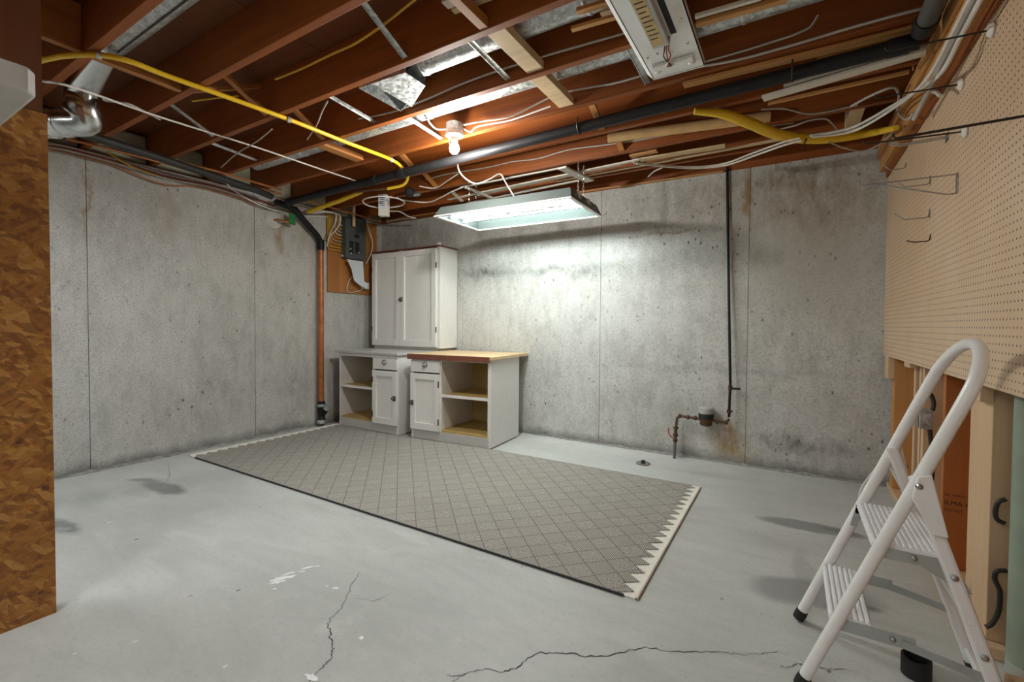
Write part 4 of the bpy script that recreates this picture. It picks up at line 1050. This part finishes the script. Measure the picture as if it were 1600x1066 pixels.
cable('pinkish-grey cable sagging below the boot duct', [at(x_, y_, 'y', 1.985) for x_, y_ in ((560, 186), (610, 176), (660, 158), (720, 132), (780, 110), (850, 88), (930, 65), (990, 48))], .005, GCAB)
cable('thin pale cord hanging across the left joists', pz([(345, 262), (370, 240), (400, 222), (425, 202)], 2.305), .004, GCAB)
cable('thin pale cord crossing the joist beside the yellow gas line', pz([(480, 218), (495, 195), (503, 175), (512, 158)], 2.345), .004, GCAB)
bx_ = Vector((bp.x, bp.y, zb + .14))
cable('dark cable running right from the bulb box', [bx_ + Vector((.05, 0, 0)), at(750, 190, 'y', 2.4), at(800, 181, 'y', 2.4), at(865, 150, 'y', 2.4), at(910, 139, 'y', 2.4), at(960, 130, 'y', 2.4), at(1010, 116, 'y', 2.4)], .006, GCAB)
cable('white cable looping right out of the bulb box', [bx_ + Vector((.05, .02, -.01)), at(735, 206, 'y', 2.385), at(745, 198, 'y', 2.385), at(770, 193, 'y', 2.388), at(800, 187, 'y', 2.388), at(860, 166, 'y', 2.388)], .005)
cable('white cable curling left out of the bulb box', [bx_ + Vector((-.05, 0, 0)), at(683, 202, 'z', 2.38), at(673, 194, 'z', 2.39), at(668, 186, 'z', 2.395)], .005)
cable('white flex hanging from the bulb area to the glowing troffer', [at(714, 250, 'y', 2.75), at(718, 268, 'y', 2.8), at(730, 281, 'y', 2.85), at(745, 287, 'y', 2.9), at(765, 280, 'y', 3.0), at(781, 272, 'y', 3.1), at(790, 285, 'y', 3.1), at(806, 312, 'y', 3.1)], .006)
cable('grey cable lying along the joist above the troffer', [at(x_, y_, 'y', 3.218) for x_, y_ in ((665, 281), (700, 272), (760, 262), (800, 253), (840, 248), (890, 234), (950, 226), (1010, 217), (1100, 200))], .005, GCAB)
cable('white cable loop around the tagged junction box', pz([(612, 308), (590, 307), (568, 312), (572, 320), (596, 325), (625, 322), (632, 316), (620, 309)], 2.24), .0065)
cable('white cable sagging from the junction box towards the bulb', pz([(610, 308), (640, 314), (670, 316), (690, 308), (705, 300), (722, 293)], 2.27), .0055)
cable('white cable rising from the corner to the joists above the cabinet', pz([(655, 291), (680, 294), (700, 282), (715, 272)], 2.33), .005)
cable('pale cable drooping from the junction box above the tall cabinet', [at(605, 330, 'y', 3.19), at(612, 330, 'y', 3.3), at(625, 331, 'y', 3.45), at(638, 338, 'y', 3.6), at(650, 341, 'y', 3.7)], .006)
cable('thin white cable along the corner top behind the junction box', [at(604, 347, 'y', 3.96), at(625, 343, 'y', 3.97), at(650, 341, 'y', 3.97)], .006)
cable('thick white cable sweeping down from the pegboard corner to the yellow hose', [at(1535, -6, 'x', .473), at(1500, 60, 'x', .473), at(1472, 112, 'x', .455), *pzc([(1440, 137), (1395, 165), (1340, 196), (1305, 206), (1265, 212)], 2.245, .45)], .0075)
cable('second thick white cable beside the yellow hose', [at(1518, -6, 'x', .452), at(1485, 58, 'x', .452), at(1456, 112, 'x', .43), *pzc([(1430, 143), (1395, 170), (1345, 200), (1310, 210), (1268, 214)], 2.222, .42)], .007)
cable('white cable arching from the pegboard ledger into the wall', [at(1446, 146, 'x', .489), at(1454, 143, 'x', .489), at(1462, 144, 'x', .489), at(1469, 150, 'x', .489)], .007)
cable('grey cable bundle along the right-hand ledger', [at(1525, -6, 'x', .474), at(1490, 62, 'x', .474), at(1462, 118, 'x', .474), at(1444, 155, 'x', .474), at(1428, 186, 'x', .474)], .009, GCAB)
cable('grey cable hooping above the thick white cables', pzc([(1330, 166), (1360, 150), (1393, 137), (1404, 146), (1403, 165), (1405, 178), (1417, 187), (1428, 176)], 2.30, .47), .006, GCAB)
cable('thin grey cable drooping below the yellow hose to the ledger', pzc([(1295, 222), (1315, 230), (1345, 236), (1370, 228), (1388, 214), (1398, 200)], 2.235, .47), .005, GCAB)
cable('grey cable along the joist above the yellow hose', pz([(1190, 171), (1225, 170), (1260, 178), (1290, 175), (1340, 164)], 2.335), .005, GCAB)
cable('grey cable looping over the middle of the yellow hose', pz([(1200, 206), (1240, 197), (1265, 188), (1290, 186), (1302, 195), (1308, 203)], 2.33), .005, GCAB)
cable('white cable pair sagging under the right-hand joists, upper', pz([(990, 254), (1030, 258), (1080, 261), (1130, 256), (1180, 238), (1225, 222), (1250, 216)], 2.243), .006)
cable('white cable pair sagging under the right-hand joists, lower', pz([(995, 256), (1035, 260), (1085, 263), (1135, 258), (1185, 241), (1228, 226), (1252, 220)], 2.222), .006)
cable('short white cable end hanging over the back wall top', pz([(1035, 262), (1022, 268), (1013, 276)], 2.33), .005)
cable('grey cable on the joist face right of the unlit fixture', [at(x_, y_, 'y', 2.4) for x_, y_ in ((1100, 97), (1160, 80), (1230, 58), (1246, 52), (1266, 42), (1278, 24))], .005, GCAB)
cable('grey cable along the joist to the pegboard corner', [at(x_, y_, 'y', 2.4) for x_, y_ in ((1075, 107), (1150, 94), (1240, 70), (1330, 43), (1430, 16), (1450, 13), (1461, 22))], .006, GCAB)
cable('thin dark cable under the sixth joist', pz([(1130, 208), (1180, 200), (1240, 192)], 2.4), .004, GCAB)

# junction box with tag
jb = thing('junction_box', 'white junction box with paper tag hanging near the corner', 'junction box', at(600, 318, 'z', 2.2))
c0 = at(600, 322, 'y', 3.14)
MB().obox(c0 + Vector((0, 0, -.0)), (.040, .018, 0), (-.012, .03, 0), (0, 0, .10)).build('box', WPLA, jb, bevel=.004)
tg = MB().obox(c0 + Vector((.018, -.035, .035)), (.036, .017, 0), (-.001, .002, 0), (0, 0, .068)).build('tag', PAPER, jb)
for i in range(5):
    MB().obox(c0 + Vector((.019, -.038, .07 - i * .018)), (.022 - .004 * (i % 2), .0105, 0), (-.0004, .0008, 0), (0, 0, .003)).build('printed_line', INK, tg)
tr_ = thing('transformer', 'small dark doorbell transformer under the joist near the junction box', 'transformer', at(641, 300, 'z', 2.28))
c0 = at(641, 302, 'z', 2.28)
MB().lathe(c0, (.6, -.8, 0), [(.02, 0), (.04, .01), (.045, .04), (.03, .06)], 16).build('body', ABS, tr_, smooth=True)
MB().lathe(c0 + Vector((.05, .0, -.02)), (.9, .2, .1), [(.02, 0), (.02, .06)], 12).build('cap', STEEL, tr_, smooth=True)
# armoured cables and box in the stud wall
j2 = thing('metal_box', 'galvanised junction box mounted between studs below the pegboard', 'junction box', (XS + .03, 2.95, .75))
p0 = at(1437, 640, 'y', 2.93); p1 = at(1457, 672, 'y', 2.93)
MB().box(p0.x, p1.x, 2.93, 3.0, p1.z, p0.z).build('box', GAL, j2, bevel=.003)
MB().box(p0.x - .003, p0.x, 2.935, 2.995, p1.z + .005, p0.z - .005).build('cover', STEEL, j2)
AC = plain('armoured', (.05, .045, .04), .4, .6)
MB().tube([at(1447, 612, 'y', 2.95), at(1455, 618, 'y', 2.95), at(1459, 630, 'y', 2.95), at(1457, 642, 'y', 2.95)], .009, 8, 6).build('armoured_cable', AC, j2, smooth=True)
MB().tube([at(1453, 672, 'y', 2.95), at(1456, 710, 'y', 2.95), at(1457, 740, 'y', 2.95), at(1452, 775, 'y', 2.95)], .009, 8, 6).build('armoured_cable', AC, j2, smooth=True)
cable('dark armoured cable loop beside the green post, upper', [at(1572, 780, 'y', 2.1), at(1560, 785, 'y', 2.1), at(1555, 800, 'y', 2.1), at(1558, 812, 'y', 2.1), at(1570, 818, 'y', 2.1)], .007, AC)
cable('dark armoured cable loop beside the green post, lower', [at(1574, 892, 'y', 2.1), at(1558, 893, 'y', 2.1), at(1554, 905, 'y', 2.1), at(1562, 925, 'y', 2.1), at(1560, 955, 'y', 2.1), at(1550, 975, 'y', 2.1), at(1540, 980, 'y', 2.1)], .007, AC)
cable('thin brown cord lying on the floor along the bottom plate', [at(1490, 885, 'z', .006), at(1500, 905, 'z', .006), at(1515, 928, 'z', .006), at(1520, 950, 'z', .006), at(1535, 968, 'z', .006)], .005, AC)

# ================================================================= STORED BOARDS
def plank(label, a_, b_, z, wd, th, mat, dz=0.0, name='stored_board', cat='board'):
    p, q_ = at(*a_, 'z', z), at(*b_, 'z', z + dz)
    if q_.x > .46: q_ = p.lerp(q_, (.46 - p.x) / (q_.x - p.x))
    return tag(MB().beam(p, q_, wd, th).build(name, mat, bevel=.0015), label, cat, 'boards stored under the joists')
plank('white painted trim board, widest of those under the drain pipe', (1192, 154), (1462, 76), 2.255, .055, .014, TRIM)
plank('second white trim strip lying above the widest one', (1225, 135), (1460, 70), 2.275, .03, .012, TRIM)
plank('orange lath between the drain pipe and the brown boards', (1277, 92), (1452, 52), 2.320, .022, .018, LATH)
plank('long brown board below the fifth joist by the pegboard', (1068, 133), (1468, 36), 2.325, .05, .014, LATH)
plank('short orange lath end under the white trim board', (1428, 106), (1466, 96), 2.31, .03, .015, LATH)
plank('orange lath running below the white trim boards', (1200, 162), (1440, 108), 2.325, .02, .015, LATH)
plank('pale flat strip ending above the back wall pipe', (1000, 250), (1133, 228), 2.325, .06, .012, PALE)
plank('pale lath stretching from the troffer hanger to the right', (700, 312), (1000, 249), 2.300, .03, .01, TRIM)
plank('pale lath nearest the bulb above the troffer', (720, 293), (880, 262), 2.329, .02, .01, TRIM)
plank('broad pale lath above the middle of the troffer', (745, 305), (905, 270), 2.314, .045, .01, TRIM)
plank('pale lath farthest back above the troffer', (730, 318), (905, 282), 2.314, .025, .01, TRIM)
plank('short pale lath right of the troffer hanger', (912, 268), (970, 256), 2.314, .05, .01, TRIM)
tag(MB().beam(at(604, 344, 'y', 3.992), at(1130, 268, 'y', 3.992), .02, .012).build('stored_board', LATH, bevel=.0015), 'thin brown strip along the top edge of the back wall', 'board', 'boards stored under the joists')
plank('long lath under the eighth joist towards the yellow hose', (870, 283), (1230, 216), 2.33, .03, .012, PALE)
plank('short orange off-cut under the seventh joist', (985, 244), (1027, 235), 2.35, .05, .02, LATH)
plank('wide white hanger board crossing above the right end of the troffer', (878, 262), (922, 283), 2.284, .075, .014, TRIM, name='hanger_board')
plank('narrow white hanger board crossing above the left end of the troffer', (728, 293), (770, 310), 2.284, .03, .014, TRIM, name='hanger_board')
plank('short hanger stick left of the troffer', (707, 300), (722, 314), 2.284, .03, .014, TRIM, name='hanger_board')
for i, (a_, b_, wd, m_, lab) in enumerate((
    ((695, 14), (760, -14), .045, TRIM, 'white strip, leftmost of the bundle at the top photo edge'),
    ((708, 24), (790, -8), .03, PALE, 'pale strip with split end in the bundle at the top edge'),
    ((733, 14), (830, -22), .03, LATH, 'orange strip behind the bundle at the top edge'),
    ((748, 6), (850, -34), .02, TRIM, 'white strip, rightmost of the bundle at the top edge'))):
    plank(lab, (a_[0], a_[1] - 7), (b_[0], b_[1] - 7), 2.402 + .017 * i, wd, .014, m_)
plank('orange lath crossing in front of the boot duct towards the fixture', (893, 46), (1010, 12), 2.36, .025, .014, LATH)
plank('orange lath with cut end left of the unlit fixture', (902, 18), (1000, -12), 2.38, .03, .016, LATH)
plank('brown off-cut beside the duct collar at the top edge', (940, 24), (1000, 4), 2.39, .05, .014, PALE)
plank('orange lath right of the unlit fixture', (1088, 38), (1230, -2), 2.33, .03, .016, LATH)
plank('white lath right of the unlit fixture at the top edge', (1086, 26), (1190, -4), 2.33, .018, .014, TRIM)
p, q_ = at(950, 216, 'z', 2.37), at(1203, 182, 'z', 2.37)
tb_ = MB().tube([p, q_], .032, 18)
tag(tb_.build('cardboard_tube', CARD, smooth=True), 'long tan cardboard tube lying in the joist bay above the yellow hose', 'tube')
